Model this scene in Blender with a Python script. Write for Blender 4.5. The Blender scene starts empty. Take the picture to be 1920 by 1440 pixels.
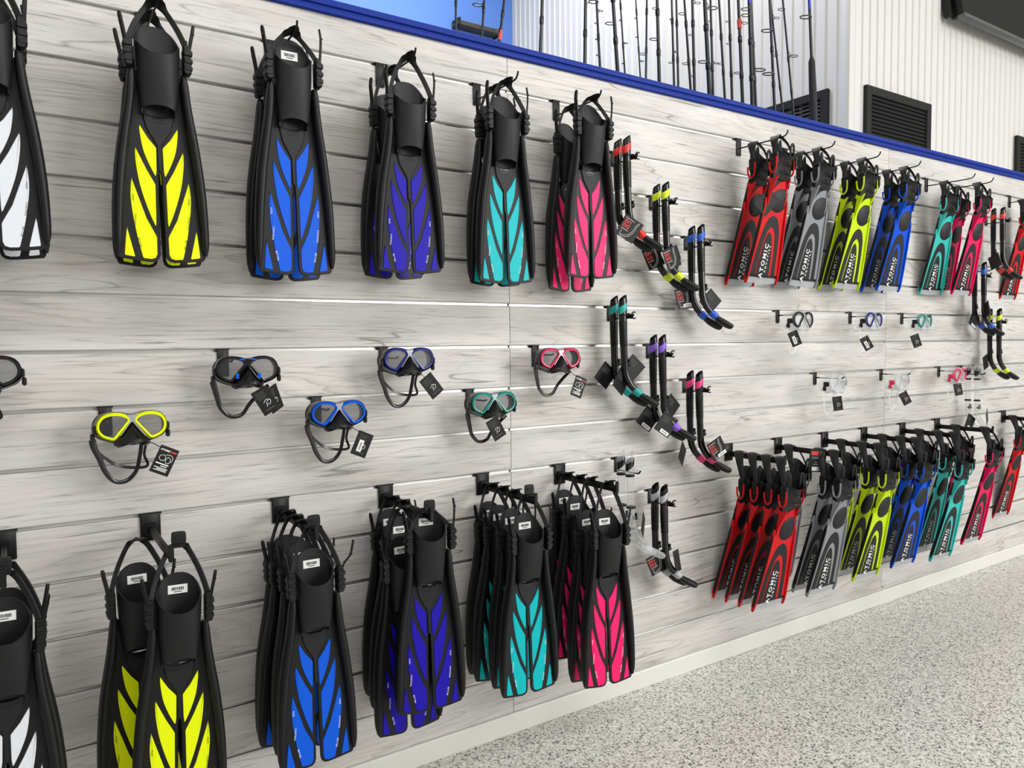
import bpy, bmesh, math, random
from mathutils import Vector, Matrix, Euler
random.seed(7)
SC = bpy.context.scene
COL = SC.collection
PI = math.pi
R = math.radians
def lin(c):
    return tuple(((v/255)/12.92 if v/255 <= .04045 else ((v/255+.055)/1.055)**2.4) for v in c)

# ------------------------------------------------------------------ camera
cam_d = bpy.data.cameras.new('camera'); cam = bpy.data.objects.new('camera', cam_d); COL.objects.link(cam)
FPX, YAW, PIT, ROL = 1415.24, 0.582762, -0.0538553, -0.00992983
cam_d.sensor_fit = 'HORIZONTAL'; cam_d.sensor_width = 36.0; cam_d.lens = FPX/1920*36.0
cam_d.clip_start = .02; cam_d.clip_end = 200
_f = Vector((math.sin(YAW)*math.cos(PIT), math.cos(YAW)*math.cos(PIT), math.sin(PIT)))
_r = Vector((math.cos(YAW), -math.sin(YAW), 0)); _u = _r.cross(_f)
_c, _s = math.cos(ROL), math.sin(ROL)
_r2 = _c*_r+_s*_u; _u2 = -_s*_r+_c*_u
cam.matrix_world = Matrix(((_r2.x,_u2.x,-_f.x,-1.514649),(_r2.y,_u2.y,-_f.y,-2.308985),(_r2.z,_u2.z,-_f.z,1.458075),(0,0,0,1)))
SC.camera = cam

# ------------------------------------------------------------------ world, light, exposure
W = bpy.data.worlds.new('world'); SC.world = W; W.use_nodes = True
bg = W.node_tree.nodes['Background']; bg.inputs[0].default_value = (1.0, .99, .97, 1); bg.inputs[1].default_value = .40
def area(name, loc, target, sx, sy, power, col=(1,.97,.92)):
    d = bpy.data.lights.new(name, 'AREA'); d.shape = 'RECTANGLE'; d.size = sx; d.size_y = sy; d.energy = power; d.color = col
    o = bpy.data.objects.new(name, d); COL.objects.link(o); o.location = loc
    o.rotation_euler = (Vector(target)-Vector(loc)).to_track_quat('-Z', 'Y').to_euler()
    return o
area('shop_window_daylight', (6.6,-9.4,3.6), (0.2,0,1.5), 6.0, 3.6, 760, (1,.99,.975))
area('ceiling_led_row', (-.2,-3.2,4.6), (-.2,-2.2,0), 6.0, .5, 165, (1,.985,.965))
area('ceiling_led_row', (2.6,3.0,6.6), (2.4,2.9,0), 4.0, 1.2, 190, (1,.985,.965))
area('ceiling_led_row', (6.6,-2.4,5.6), (6.4,-1.8,0), 4.0, .6, 50, (1,.985,.965))
SC.view_settings.view_transform = 'Standard'; SC.view_settings.look = 'None'
SC.view_settings.exposure = .03; SC.view_settings.gamma = 1.0; SC.view_settings.use_curve_mapping = False

# ------------------------------------------------------------------ materials
MATS = {}
def mat(name, col, rough=.5, metal=0, bump=0, bscale=60, spec=.5, alpha=1, trans=0, coat=0, var=0):
    if name in MATS: return MATS[name]
    m = bpy.data.materials.new(name); m.use_nodes = True; nt = m.node_tree; b = nt.nodes['Principled BSDF']
    c = lin(col)
    b.inputs['Base Color'].default_value = (*c, 1); b.inputs['Roughness'].default_value = rough
    b.inputs['Metallic'].default_value = metal; b.inputs['Specular IOR Level'].default_value = spec
    b.inputs['Transmission Weight'].default_value = trans; b.inputs['Alpha'].default_value = alpha
    b.inputs['Coat Weight'].default_value = coat
    tc = nt.nodes.new('ShaderNodeTexCoord'); n = nt.nodes.new('ShaderNodeTexNoise'); n.inputs['Scale'].default_value = bscale
    n.inputs['Detail'].default_value = 3
    nt.links.new(tc.outputs['Object'], n.inputs['Vector'])
    if bump:
        bp = nt.nodes.new('ShaderNodeBump'); bp.inputs['Strength'].default_value = bump; bp.inputs['Distance'].default_value = .002
        nt.links.new(n.outputs[0], bp.inputs['Height']); nt.links.new(bp.outputs[0], b.inputs['Normal'])
    mr = nt.nodes.new('ShaderNodeMapRange'); mr.inputs[3].default_value = max(0, rough-.06-var); mr.inputs[4].default_value = min(1, rough+.06+var)
    nt.links.new(n.outputs[0], mr.inputs[0]); nt.links.new(mr.outputs[0], b.inputs['Roughness'])
    MATS[name] = m; return m

def wood_mat():
    m = bpy.data.materials.new('whitewashed_wood'); m.use_nodes = True; nt = m.node_tree; N = nt.nodes; L = nt.links; b = N['Principled BSDF']
    tc = N.new('ShaderNodeTexCoord'); oi = N.new('ShaderNodeObjectInfo')
    cmb = N.new('ShaderNodeCombineXYZ'); mu = N.new('ShaderNodeMath'); mu.operation = 'MULTIPLY'; mu.inputs[1].default_value = 37.0
    mu2 = N.new('ShaderNodeMath'); mu2.operation = 'MULTIPLY'; mu2.inputs[1].default_value = 91.0
    L.new(oi.outputs['Random'], mu.inputs[0]); L.new(oi.outputs['Random'], mu2.inputs[0])
    L.new(mu.outputs[0], cmb.inputs[0]); L.new(mu2.outputs[0], cmb.inputs[2])
    va = N.new('ShaderNodeVectorMath'); va.operation = 'ADD'; L.new(tc.outputs['Object'], va.inputs[0]); L.new(cmb.outputs[0], va.inputs[1])
    def mapped(sx, sz):
        v = N.new('ShaderNodeVectorMath'); v.operation = 'MULTIPLY'; v.inputs[1].default_value = (sx, 1, sz); L.new(va.outputs[0], v.inputs[0]); return v.outputs[0]
    def noise(vec, sc, det, dist=0, rough=.55):
        n = N.new('ShaderNodeTexNoise'); n.inputs['Scale'].default_value = sc; n.inputs['Detail'].default_value = det
        n.inputs['Distortion'].default_value = dist; n.inputs['Roughness'].default_value = rough; L.new(vec, n.inputs['Vector']); return n.outputs[0]
    def ramp(fac, stops):
        r = N.new('ShaderNodeValToRGB'); e = r.color_ramp.elements
        e[0].position = stops[0][0]; e[0].color = (*stops[0][1], 1); e[1].position = stops[-1][0]; e[1].color = (*stops[-1][1], 1)
        for p, c in stops[1:-1]:
            q = e.new(p); q.color = (*c, 1)
        L.new(fac, r.inputs[0]); return r.outputs[0]
    def mix(a, bb, fac, mode='MULTIPLY'):
        x = N.new('ShaderNodeMix'); x.data_type = 'RGBA'; x.blend_type = mode
        if isinstance(fac, float): x.inputs[0].default_value = fac
        else: L.new(fac, x.inputs[0])
        L.new(a, x.inputs[6]); L.new(bb, x.inputs[7]); return x.outputs[2]
    g = lambda v: (v, v*.985, v*.96)
    base = ramp(noise(mapped(.55, 3.2), 2.2, 4, .4), [(.3, g(.50)), (.5, g(.60)), (.72, g(.69))])
    # cathedral grain: bands of a warped height field
    n1 = noise(mapped(.2, 2.2), 2.6, 1.5, .35, .4)
    mm = N.new('ShaderNodeMath'); mm.operation = 'MULTIPLY'; mm.inputs[1].default_value = 22; L.new(n1, mm.inputs[0])
    n2 = noise(mapped(2.5, 30), 1.6, 4)
    ad = N.new('ShaderNodeMath'); ad.operation = 'ADD'; L.new(mm.outputs[0], ad.inputs[0]); L.new(n2, ad.inputs[1])
    fr = N.new('ShaderNodeMath'); fr.operation = 'FRACT'; L.new(ad.outputs[0], fr.inputs[0])
    band = ramp(fr.outputs[0], [(0, g(.58)), (.12, g(.95)), (.55, g(1)), (1, g(.8))])
    fade = ramp(noise(mapped(.8, 3), 2.1, 2), [(.4, (0,0,0)), (.66, (1,1,1))])
    c = mix(base, band, fade)
    streak = ramp(noise(mapped(2.3, 62), 2.0, 5, .3, .72), [(.33, g(.50)), (.45, g(.93)), (.60, g(1.0))])
    c = mix(c, streak, .85)
    crack = ramp(noise(mapped(.9, 34), 2.6, 3, .8), [(.665, (1,1,1)), (.70, g(.42))])
    c = mix(c, crack, .8)
    # long wavy splits
    n3 = noise(mapped(.34, 3.4), 2.0, 3, .2, .5)
    sb = N.new('ShaderNodeMath'); sb.operation = 'SUBTRACT'; sb.inputs[1].default_value = .56; L.new(n3, sb.inputs[0])
    ab = N.new('ShaderNodeMath'); ab.operation = 'ABSOLUTE'; L.new(sb.outputs[0], ab.inputs[0])
    split = ramp(ab.outputs[0], [(0, g(.42)), (.0022, g(.5)), (.0055, (1,1,1))])
    c = mix(c, split, ramp(noise(mapped(.7, 2.5), 2.3, 2), [(.46, (0,0,0)), (.6, (.9,.9,.9))]))
    L.new(c, b.inputs['Base Color']); b.inputs['Roughness'].default_value = .5; b.inputs['Specular IOR Level'].default_value = .35
    bp = N.new('ShaderNodeBump'); bp.inputs['Strength'].default_value = .12; bp.inputs['Distance'].default_value = .001
    L.new(streak, bp.inputs['Height']); L.new(bp.outputs[0], b.inputs['Normal'])
    return m
WOOD = wood_mat()

def floor_mat():
    m = bpy.data.materials.new('flake_epoxy'); m.use_nodes = True; nt = m.node_tree; N = nt.nodes; L = nt.links; b = N['Principled BSDF']
    tc = N.new('ShaderNodeTexCoord')
    def vor(sc):
        v = N.new('ShaderNodeTexVoronoi'); v.inputs['Scale'].default_value = sc; L.new(tc.outputs['Object'], v.inputs['Vector'])
        s = N.new('ShaderNodeSeparateColor'); L.new(v.outputs['Color'], s.inputs[0]); return s.outputs[0]
    def ramp(f, st):
        r = N.new('ShaderNodeValToRGB'); r.color_ramp.interpolation = 'CONSTANT'; e = r.color_ramp.elements
        e[0].position = st[0][0]; e[0].color = (*lin(st[0][1]), 1); e[1].position = st[1][0]; e[1].color = (*lin(st[1][1]), 1)
        for p, c in st[2:]:
            q = e.new(p); q.color = (*lin(c), 1)
        L.new(f, r.inputs[0]); return r.outputs[0]
    a = ramp(vor(170), [(0,(34,34,34)),(.085,(104,102,98)),(.16,(166,164,158)),(.30,(216,214,207)),(.66,(200,198,191)),(.82,(238,237,232))])
    c = ramp(vor(90), [(0,(58,57,55)),(.07,(150,147,140)),(.17,(205,202,193)),(.6,(220,217,208)),(.8,(186,183,174))])
    x = N.new('ShaderNodeMix'); x.data_type = 'RGBA'; x.inputs[0].default_value = .2; L.new(a, x.inputs[6]); L.new(c, x.inputs[7])
    L.new(x.outputs[2], b.inputs['Base Color']); b.inputs['Roughness'].default_value = .38; b.inputs['Coat Weight'].default_value = .15
    b.inputs['Coat Roughness'].default_value = .25
    return m

RUB = mat('black_rubber', (11,11,12), .48, bump=.05, bscale=300, spec=.32)
RUB2 = mat('charcoal_rubber', (22,22,23), .52, bump=.05, bscale=300, spec=.32)
GLOSS = mat('black_gloss_plastic', (12,12,13), .22)
METB = mat('black_powder_coat', (10,10,10), .45, 0, spec=.3)
STICK = mat('white_sticker', (226,226,222), .6)
INK = mat('black_ink', (20,20,20), .6)
WHITEINK = mat('white_ink', (232,232,228), .55)
REDINK = mat('red_ink', (205,50,48), .55)
CARD = mat('black_card', (15,14,14), .5, spec=.3)
CARDG = mat('grey_card', (96,96,94), .6, spec=.2)
SILVER = mat('silver_plastic', (190,192,194), .25, .7)
ALU = mat('anodised_aluminium', (206,206,203), .34, .85)
PAINT = mat('white_painted_steel', (224,223,219), .5, spec=.3)
BLUEW = mat('blue_wall_paint', (96,142,226), .6)
BLUET = mat('blue_trim', (15,46,138), .55, spec=.2)
BASEW = mat('white_baseboard_paint', (220,218,212), .45, bump=.1, bscale=12)
DARKV = mat('dark_grille_metal', (40,40,39), .6, spec=.2)
BLACKV = mat('black_cavity', (12,12,12), .8)
TVB = mat('tv_black', (40,41,40), .6, spec=.15)
TVG = mat('tv_bezel', (92,93,92), .35)
def glassy(name, col, alpha, rough=.05, spec=.5):
    if name in MATS: return MATS[name]
    m = bpy.data.materials.new(name); m.use_nodes = True; nt = m.node_tree; N = nt.nodes; L = nt.links
    b = N['Principled BSDF']; b.inputs['Base Color'].default_value = (*lin(col), 1); b.inputs['Roughness'].default_value = rough
    b.inputs['Specular IOR Level'].default_value = spec
    lw = N.new('ShaderNodeLayerWeight'); lw.inputs[0].default_value = .35
    mr = N.new('ShaderNodeMapRange'); mr.inputs[3].default_value = alpha; mr.inputs[4].default_value = min(1, alpha+.5)
    L.new(lw.outputs['Facing'], mr.inputs[0]); L.new(mr.outputs[0], b.inputs['Alpha'])
    MATS[name] = m; return m
LENS = glassy('mask_glass', (62,64,66), .34, .03, .9)
LENSC = glassy('clear_mask_glass', (190,194,196), .12, .03, .8)
LENSM = glassy('tinted_glass', (96,98,100), .45, .03, 1.0)
CLEARS = glassy('clear_silicone', (222,225,226), .16, .18, .5)
CLEART = glassy('clear_blade_tip', (176,180,184), .5, .2, .5)
CLEARP = glassy('clear_tube_plastic', (190,196,200), .14, .08, .6)
A_COL = {'white': mat('panel_white', (214,218,224), .3), 'yellow': mat('panel_lime_yellow', (222,236,0), .44, spec=.2), 'blue': mat('panel_blue', (0,84,206), .44, spec=.2),
  'navy': mat('panel_deep_blue', (26,10,158), .44, spec=.2), 'teal': mat('panel_teal', (0,176,182), .44, spec=.2), 'pink': mat('panel_hot_pink', (238,30,108), .44, spec=.2)}
B_COL = {'red': mat('blade_red', (196,18,26), .44, spec=.2), 'grey': mat('blade_grey', (132,136,140), .44, spec=.2), 'yellow': mat('blade_lime', (188,216,12), .44, spec=.2),
  'blue': mat('blade_blue', (0,74,196), .44, spec=.2), 'teal': mat('blade_teal', (56,180,172), .44, spec=.2), 'pink': mat('blade_pink', (216,18,86), .44, spec=.2)}
S_COL = {'red': mat('band_red', (214,44,40), .4), 'yellow': mat('band_lime', (206,226,20), .4), 'blue': mat('band_blue', (20,84,190), .4), 'teal': mat('band_teal', (20,160,152), .4),
  'purple': mat('band_purple', (128,84,204), .4), 'pink': mat('band_pink', (232,52,124), .4), 'silver': mat('band_silver', (168,168,172), .35), 'black': GLOSS}

# ------------------------------------------------------------------ geometry helpers
def cr(pts, n=6, closed=False):
    """Catmull-Rom through points"""
    out = []; m = len(pts); P = [Vector(p) for p in pts]
    rng = range(m) if closed else range(m-1)
    for i in rng:
        if closed: p0, p1, p2, p3 = P[(i-1) % m], P[i], P[(i+1) % m], P[(i+2) % m]
        else: p0, p1, p2, p3 = P[max(i-1,0)], P[i], P[i+1], P[min(i+2,m-1)]
        for k in range(n):
            t = k/n
            out.append(.5*((2*p1)+(p2-p0)*t+(2*p0-5*p1+4*p2-p3)*t*t+(3*p1-p0-3*p2+p3)*t**3))
    if not closed: out.append(P[-1])
    return out
class G:
    def __init__(s): s.v = []; s.f = []
    def add(s, vs, fs):
        o = len(s.v); s.v += [tuple(v) for v in vs]; s.f += [tuple(i+o for i in f) for f in fs]; return s
    def loft(s, rings, cap0=True, cap1=True, closed=True):
        n = len(rings[0]); vs = [p for r in rings for p in r]; fs = []
        for i in range(len(rings)-1):
            for j in range(n if closed else n-1):
                a = i*n+j; b = i*n+(j+1) % n; fs.append((a, b, b+n, a+n))
        if cap0: fs.append(tuple(range(n))[::-1])
        if cap1: fs.append(tuple((len(rings)-1)*n+j for j in range(n)))
        return s.add(vs, fs)
    def prism(s, poly, y0, y1, bev=0, axis='y'):
        """outline in (x,z) extruded y0 (back) to y1 (front); axis 'x': outline in (y,z) extruded along x"""
        poly = [Vector((p[0], p[1])) for p in poly]; n = len(poly)
        ar = sum(poly[i].x*poly[(i+1) % n].y-poly[(i+1) % n].x*poly[i].y for i in range(n))
        sg = 1 if ar > 0 else -1
        ins = []
        for i in range(n):
            d = (poly[(i+1) % n]-poly[i-1])
            d = d.normalized() if d.length > 1e-9 else Vector((1,0))
            ins.append(poly[i]+Vector((-d.y, d.x))*sg*bev)
        s1 = 1 if y1 > y0 else -1
        mk = (lambda p, y: (p.x, y, p.y)) if axis == 'y' else (lambda p, y: (y, p.x, p.y))
        rings = [[mk(p, y0) for p in poly]]
        if bev:
            rings += [[mk(p, y1-s1*bev) for p in poly], [mk(p, y1) for p in ins]]
        else: rings += [[mk(p, y1) for p in poly]]
        return s.loft(rings)
    def box(s, c, size, bev=.0):
        x, y, z = size[0]/2, size[1]/2, size[2]/2
        if bev:
            b = min(bev, x*.9, z*.9)
            poly = [(-x+b,-z),(x-b,-z),(x,-z+b),(x,z-b),(x-b,z),(-x+b,z),(-x,z-b),(-x,-z+b)]
            g = G(); 
            ip = [(p[0]*(1-b/x*.6), p[1]*(1-b/z*.6)) for p in poly]
            by = min(b, y*.6)
            g.loft([[(p[0], y, p[1]) for p in ip], [(p[0], y-by, p[1]) for p in poly], [(p[0], -y+by, p[1]) for p in poly], [(p[0], -y, p[1]) for p in ip]])
            return s.add([(v[0]+c[0], v[1]+c[1], v[2]+c[2]) for v in g.v], g.f)
        vs = [(c[0]+i*x, c[1]+j*y, c[2]+k*z) for k in (-1,1) for j in (-1,1) for i in (-1,1)]
        return s.add(vs, [(0,2,3,1),(4,5,7,6),(0,1,5,4),(2,6,7,3),(0,4,6,2),(1,3,7,5)])
    def tube(s, path, r, n=10, cap=True, closed=False, flat=None, up=None):
        P = [Vector(p) for p in path]; m = len(P); R = r if isinstance(r, (list, tuple)) else [r]*m
        rings = []; u = None
        for i in range(m):
            if closed: t = (P[(i+1) % m]-P[i-1])
            else: t = P[min(i+1,m-1)]-P[max(i-1,0)]
            t.normalize()
            if u is None:
                u = Vector(up) if up else (Vector((0,0,1)) if abs(t.z) < .9 else Vector((1,0,0)))
            u = (u-t*u.dot(t)); u.normalize(); w = t.cross(u)
            fa = flat if flat else (1, 1)
            rings.append([P[i]+u*math.cos(2*PI*k/n)*R[i]*fa[0]+w*math.sin(2*PI*k/n)*R[i]*fa[1] for k in range(n)])
        if closed:
            rings.append(rings[0]); return s.loft(rings, False, False)
        return s.loft(rings, cap, cap)
    def ribbon(s, path, width, thick, wdir=(0,1,0)):
        P = [Vector(p) for p in path]; m = len(P)
        Wd = width if isinstance(width, (list, tuple)) else [width]*m
        WD = wdir if isinstance(wdir, list) else [wdir]*m
        rings = []
        for i in range(m):
            t = (P[min(i+1,m-1)]-P[max(i-1,0)]).normalized(); w = Vector(WD[i]); w = (w-t*w.dot(t)).normalized(); nn = t.cross(w)
            a = w*Wd[i]/2; b = nn*thick/2; c = .75
            rings.append([P[i]+a*c+b, P[i]+a+b*.2, P[i]+a-b*.2, P[i]+a*c-b, P[i]-a*c-b, P[i]-a-b*.2, P[i]-a+b*.2, P[i]-a*c+b])
        return s.loft(rings)
    def map(s, fn): s.v = [tuple(fn(*v)) for v in s.v]; return s
    def mirror_x(s):
        o = len(s.v); s.v += [(-a, b, c) for a, b, c in s.v]; s.f += [tuple(i+o for i in f[::-1]) for f in s.f]; return s
    def mesh(s, name, m, smooth=True, ang=38):
        me = bpy.data.meshes.new(name); me.from_pydata(s.v, [], s.f)
        bm = bmesh.new(); bm.from_mesh(me); bmesh.ops.recalc_face_normals(bm, faces=bm.faces); bm.to_mesh(me); bm.free()
        if smooth:
            me.shade_smooth(); me.set_sharp_from_angle(angle=math.radians(ang))
        me.materials.append(m); return me
MESH = {}
def cached(key, build, m, **k):
    kk = (key, m.name)
    if kk not in MESH: MESH[kk] = build().mesh(key, m, **k)
    return MESH[kk]
def obj(name, me, parent=None, loc=(0,0,0), rot=(0,0,0), label=None):
    o = bpy.data.objects.new(name, me); COL.objects.link(o); o.parent = parent; o.location = loc; o.rotation_euler = rot
    if label: o['label'] = label
    return o
def thing(name, label, cat, loc=(0,0,0), rot=(0,0,0), group=None):
    o = bpy.data.objects.new(name, None); COL.objects.link(o); o.location = loc; o.rotation_euler = rot
    o.empty_display_size = .05
    o['label'] = label; o['category'] = cat
    if group: o['group'] = group
    return o
def text_mesh(name, body, size, m, offset=0, extrude=.0002, spacing=1.0, align='CENTER'):
    kk = ('txt', name, m.name)
    if kk in MESH: return MESH[kk]
    cu = bpy.data.curves.new(name, 'FONT'); cu.body = body; cu.size = size; cu.align_x = align; cu.align_y = 'CENTER'
    cu.offset = offset; cu.extrude = extrude; cu.space_character = spacing; cu.resolution_u = 2
    t = bpy.data.objects.new(name, cu); COL.objects.link(t)
    bpy.context.view_layer.update(); dg = bpy.context.evaluated_depsgraph_get()
    me = bpy.data.meshes.new_from_object(t.evaluated_get(dg)); me.name = name; me.materials.clear(); me.materials.append(m)
    bpy.data.objects.remove(t); MESH[kk] = me; return me
def struct(o): o['kind'] = 'structure'; return o

# ------------------------------------------------------------------ the setting
FL = 2.36            # height of the first slot
PITCH = .1524
g = G(); g.box((2,-1.5,-.05), (22,18,.1)); struct(obj('floor', g.mesh('floor', floor_mat(), smooth=False)))
wall = thing('wall_front', '', ''); 
for k in ('label','category'): del wall[k]
struct(wall)
COLS = [(-4.8768+2.4384*i, -4.8768+2.4384*(i+1)) for i in range(4)]
def board(h):
    def b():
        gg = G(); w = 2.4384/2-.0012; d = .016
        # rounded lips at the slot edges
        poly = [(0, h/2-.003), (.003, h/2), (d, h/2), (d, -h/2), (.003, -h/2), (0, -h/2+.003)]
        gg.loft([[(-w, p[0], p[1]) for p in poly], [(w, p[0], p[1]) for p in poly]]); return gg
    return b
for x0, x1 in COLS:
    xc = (x0+x1)/2
    for r in range(-1, 15):
        zt = FL-PITCH*r-.0045; zb = FL-PITCH*(r+1)+.0045
        if r == -1: zt = FL+.125
        if r == 14: zb = FL-PITCH*15
        h = zt-zb
        obj('slat_board', cached('slat_board_%d' % round(h*1e4), board(h), WOOD), wall, (xc, 0, (zt+zb)/2))
    for r in range(15):
        def ins():
            gg = G(); w = 2.4384/2-.004
            gg.loft([[(x, y, z) for y, z in ((.0035,-.0062),(.0035,-.0045),(.0105,-.0045),(.0105,.0045),(.006,.0045),(.006,.0062),(.0125,.0062),(.0125,-.0062))] for x in (-w, w)])
            return gg
        obj('slot_insert', cached('slot_insert', ins, ALU, smooth=False), wall, (xc, 0, FL-PITCH*r))
g = G(); g.box((0,.05,1.24), (9.75,.066,2.48)); obj('backing_panel', g.mesh('backing_panel', PAINT, smooth=False), wall)
# blue top trim
g = G(); prof = [(-.004,2.478),(-.012,2.482),(-.014,2.492),(-.009,2.4965),(-.009,2.5),(-.016,2.503),(-.018,2.512),(-.016,2.521),(-.008,2.525),(.09,2.525),(.09,2.485),(.0,2.485)]
g.loft([[(x, y, z) for y, z in prof] for x in (-4.87, 4.87)]); struct(obj('trim_1', g.mesh('trim_1', BLUET, ang=25)))
# baseboard in two lengths meeting beside the wall joint
for i, (a, b) in enumerate(((-4.87,-.02-2.4384),(-.02-2.4384,2.395),(2.395,4.87))):
    g = G(); prof = [(-.001,.0765),(-.008,.0755),(-.011,.071),(-.0115,.004),(-.009,0),(.0,0)]
    g.loft([[(x, y, z) for y, z in prof] for x in (a+.0008, b-.0008)]); struct(obj('baseboard_front' if i == 0 else 'baseboard_front', g.mesh('baseboard', BASEW, ang=25)))
# room beyond the partition: blue back wall, ribbed white walls around a protruding corner
g = G(); g.box((-1.5,5.91,3.8), (10.9,.1,7.6)); struct(obj('wall_back', g.mesh('wall_back', BLUEW, smooth=False)))
def ribbed(length, h, pitch=.1016):
    gg = G(); pts = []; n = int(length/pitch)
    for i in range(n+1):
        x = i*pitch
        pts += [(x, 0), (x+.055, 0), (x+.064, -.011), (x+.088, -.011), (x+.097, 0)]
    pts = [p for p in pts if p[0] <= length]+[(length, 0)]
    gg.loft([[(x, y, 0) for x, y in pts]+[(length, .05, 0), (0, .05, 0)], [(x, y, h) for x, y in pts]+[(length, .05, h), (0, .05, h)]])
    return gg
XC, YC = 3.93, 1.2
struct(obj('wall_right', ribbed(4.66, 7.6).mesh('wall_right', PAINT, ang=20), None, (XC, YC+4.66, 0), (0,0,-PI/2)))
struct(obj('wall_far', ribbed(6.0, 7.6).mesh('wall_far', PAINT, ang=20), None, (XC, YC, 0)))
g = G(); g.box((0,0,3.8), (.07,.07,7.6), .004); struct(obj('trim_2', g.mesh('corner_trim', PAINT), None, (XC+.022, YC+.022, 0)))

# ------------------------------------------------------------------ grilles, shelf, screen beyond
def vent(label, loc, rz, w=.95, h=.76):
    t = thing('air_vent', label, 'vent', loc, (0,0,rz), 'black louvred vents on the white ribbed walls')
    fr = .065; g = G()
    for bx in (((-w/2+fr/2),0,fr,h), ((w/2-fr/2),0,fr,h)): g.box((bx[0],-.015,0), (fr,.03,h), .003)
    for s in (1,-1): g.box((0,-.015,s*(h/2-fr/2)), (w-2*fr+.002,.03,fr), .003)
    obj('frame', g.mesh('vent_frame', DARKV), t)
    g = G(); g.box((0,-.003,0), (w-.06,.004,h-.06)); obj('cavity', g.mesh('vent_cavity', BLACKV, smooth=False), t)
    iw = w-2*fr; n = 20; st = (h-2*fr)/n
    for i in range(n):
        z = -h/2+fr+st*(i+.5)
        def sl():
            gg = G(); gg.loft([[(x, -.024, -st*.12-.010), (x, -.021, -st*.12-.012), (x, -.007, .011), (x, -.010, .013)] for x in (-iw/2, iw/2)]); return gg
        obj('louvre', cached('louvre_%d' % round(w*100), sl, DARKV, smooth=False), t, (0,0,z))
    return t
vent('dark louvred vent on the white ribbed wall left of the corner, behind the rods', (XC-.001, 1.36+.475, FL+1.075-.38), -PI/2)
vent('dark louvred vent right of the white wall corner, fully clear of the rods', (4.585, YC-.012, FL+1.085-.38), 0)
vent('dark louvred vent cut off by the right edge of the picture', (7.1, YC-.012, FL+1.05-.38), 0)
t = thing('television', 'large dark television hung high on the white ribbed wall', 'television', (6.45, 1.04, 4.17), (math.radians(-9),0,0))
g = G(); g.box((0,0,.46), (2.36,.05,.86), .006); obj('screen', g.mesh('tv_screen', TVB), t)
g = G(); g.box((0,-.004,.015), (2.36,.062,.034), .006); obj('bezel', g.mesh('tv_bezel', TVG), t)
g = G(); g.box((-1.1,.06,.5), (.05,.08,.9), .004); obj('side_strip', g.mesh('tv_side', DARKV), t)
g = G(); g.box((-1.19,.09,.5), (.05,.06,.9), .004); obj('side_strip', g.mesh('tv_side', DARKV), t)
g = G(); g.box((0,.09,.5), (.4,.09,.4), .004); obj('wall_mount', g.mesh('tv_mount', DARKV), t)
t = thing('wall_shelf', 'small dark wooden shelf hung on the blue wall beyond the rods', 'shelf', (3.36, 5.80, 5.29))
g = G(); g.box((0,-.02,0), (.62,.16,.05), .004); obj('board', g.mesh('shelf_board', mat('dark_shelf_wood', (70,66,48), .6)), t)
g = G(); g.box((-.29,-.02,.01), (.03,.17,.09), .003); g.box((.29,-.02,.01), (.03,.17,.09), .003); obj('end_bracket', g.mesh('shelf_bracket', DARKV), t)

# ------------------------------------------------------------------ fishing rods
RODS = [(0.300,2.936,0.303,3.089,0.90), (0.383,2.891,0.400,3.075,0.80), (0.416,2.846,0.447,3.048,0.70), (0.363,2.660,0.375,2.882,0.30), (0.640,2.682,0.646,2.964,0.35), (0.770,2.707,0.750,3.007,0.40), (0.788,2.661,0.761,2.972,0.30), (1.011,2.752,0.981,3.099,0.50), (1.158,2.778,1.128,3.153,0.55), (1.054,2.708,1.060,3.080,0.40), (1.044,2.662,1.030,3.036,0.30), (1.293,2.730,1.275,3.150,0.45), (1.373,2.754,1.358,3.188,0.50), (1.358,2.707,1.311,3.139,0.40), (1.278,2.662,1.261,3.090,0.30), (1.383,2.663,1.346,3.110,0.30), (1.576,2.732,1.553,3.215,0.45), (1.724,2.756,1.674,3.262,0.50), (1.664,2.709,1.635,3.216,0.40), (1.686,2.688,1.648,3.200,0.35), (1.702,2.665,1.672,3.187,0.30), (1.853,2.711,1.808,3.257,0.40), (1.945,2.688,1.895,3.258,0.35), (2.212,2.760,2.094,3.361,0.50), (2.379,2.781,2.269,3.421,0.55), (2.215,2.668,2.162,3.303,0.30)]
THK = {0:.006,1:.006,2:.007,3:.0075,4:.008,5:.006,6:.009,7:.0045,8:.004,9:.0055,10:.0085,11:.006,12:.006,13:.0065,14:.0075,15:.011,16:.007,17:.007,18:.007,19:.009,20:.011,21:.0075,22:.008,23:.006,24:.0065,25:.009}
# guide heights (world z) and ring radius, per rod
GUIDES = {1:[(3.04,.024)],2:[(2.9,.014)],4:[(2.962,.022),(2.99,.022)],5:[(2.76,.008),(2.83,.008),(2.9,.008),(2.96,.008)],6:[(2.862,.02)],7:[(2.8,.007),(2.9,.007),(3.0,.007)],8:[(2.86,.007),(2.97,.007),(3.06,.007)],9:[(2.82,.018)],10:[(2.85,.02),(2.99,.012)],
  11:[(2.84,.013),(2.9,.008),(3.05,.008)],13:[(2.83,.018),(3.065,.018)],14:[(2.73,.014),(2.92,.012),(3.08,.014)],15:[(2.81,.024),(3.08,.024)],16:[(2.9,.012),(3.1,.014)],17:[(2.93,.016)],18:[(2.99,.012),(3.1,.012)],19:[(2.83,.02),(3.09,.016)],20:[(2.85,.03),(3.1,.022),(3.13,.022)],
  22:[(2.87,.03),(3.09,.028)],23:[(3.06,.018),(3.27,.016)],24:[(3.12,.024),(3.36,.02)],25:[(3.2,.03)]}
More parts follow.
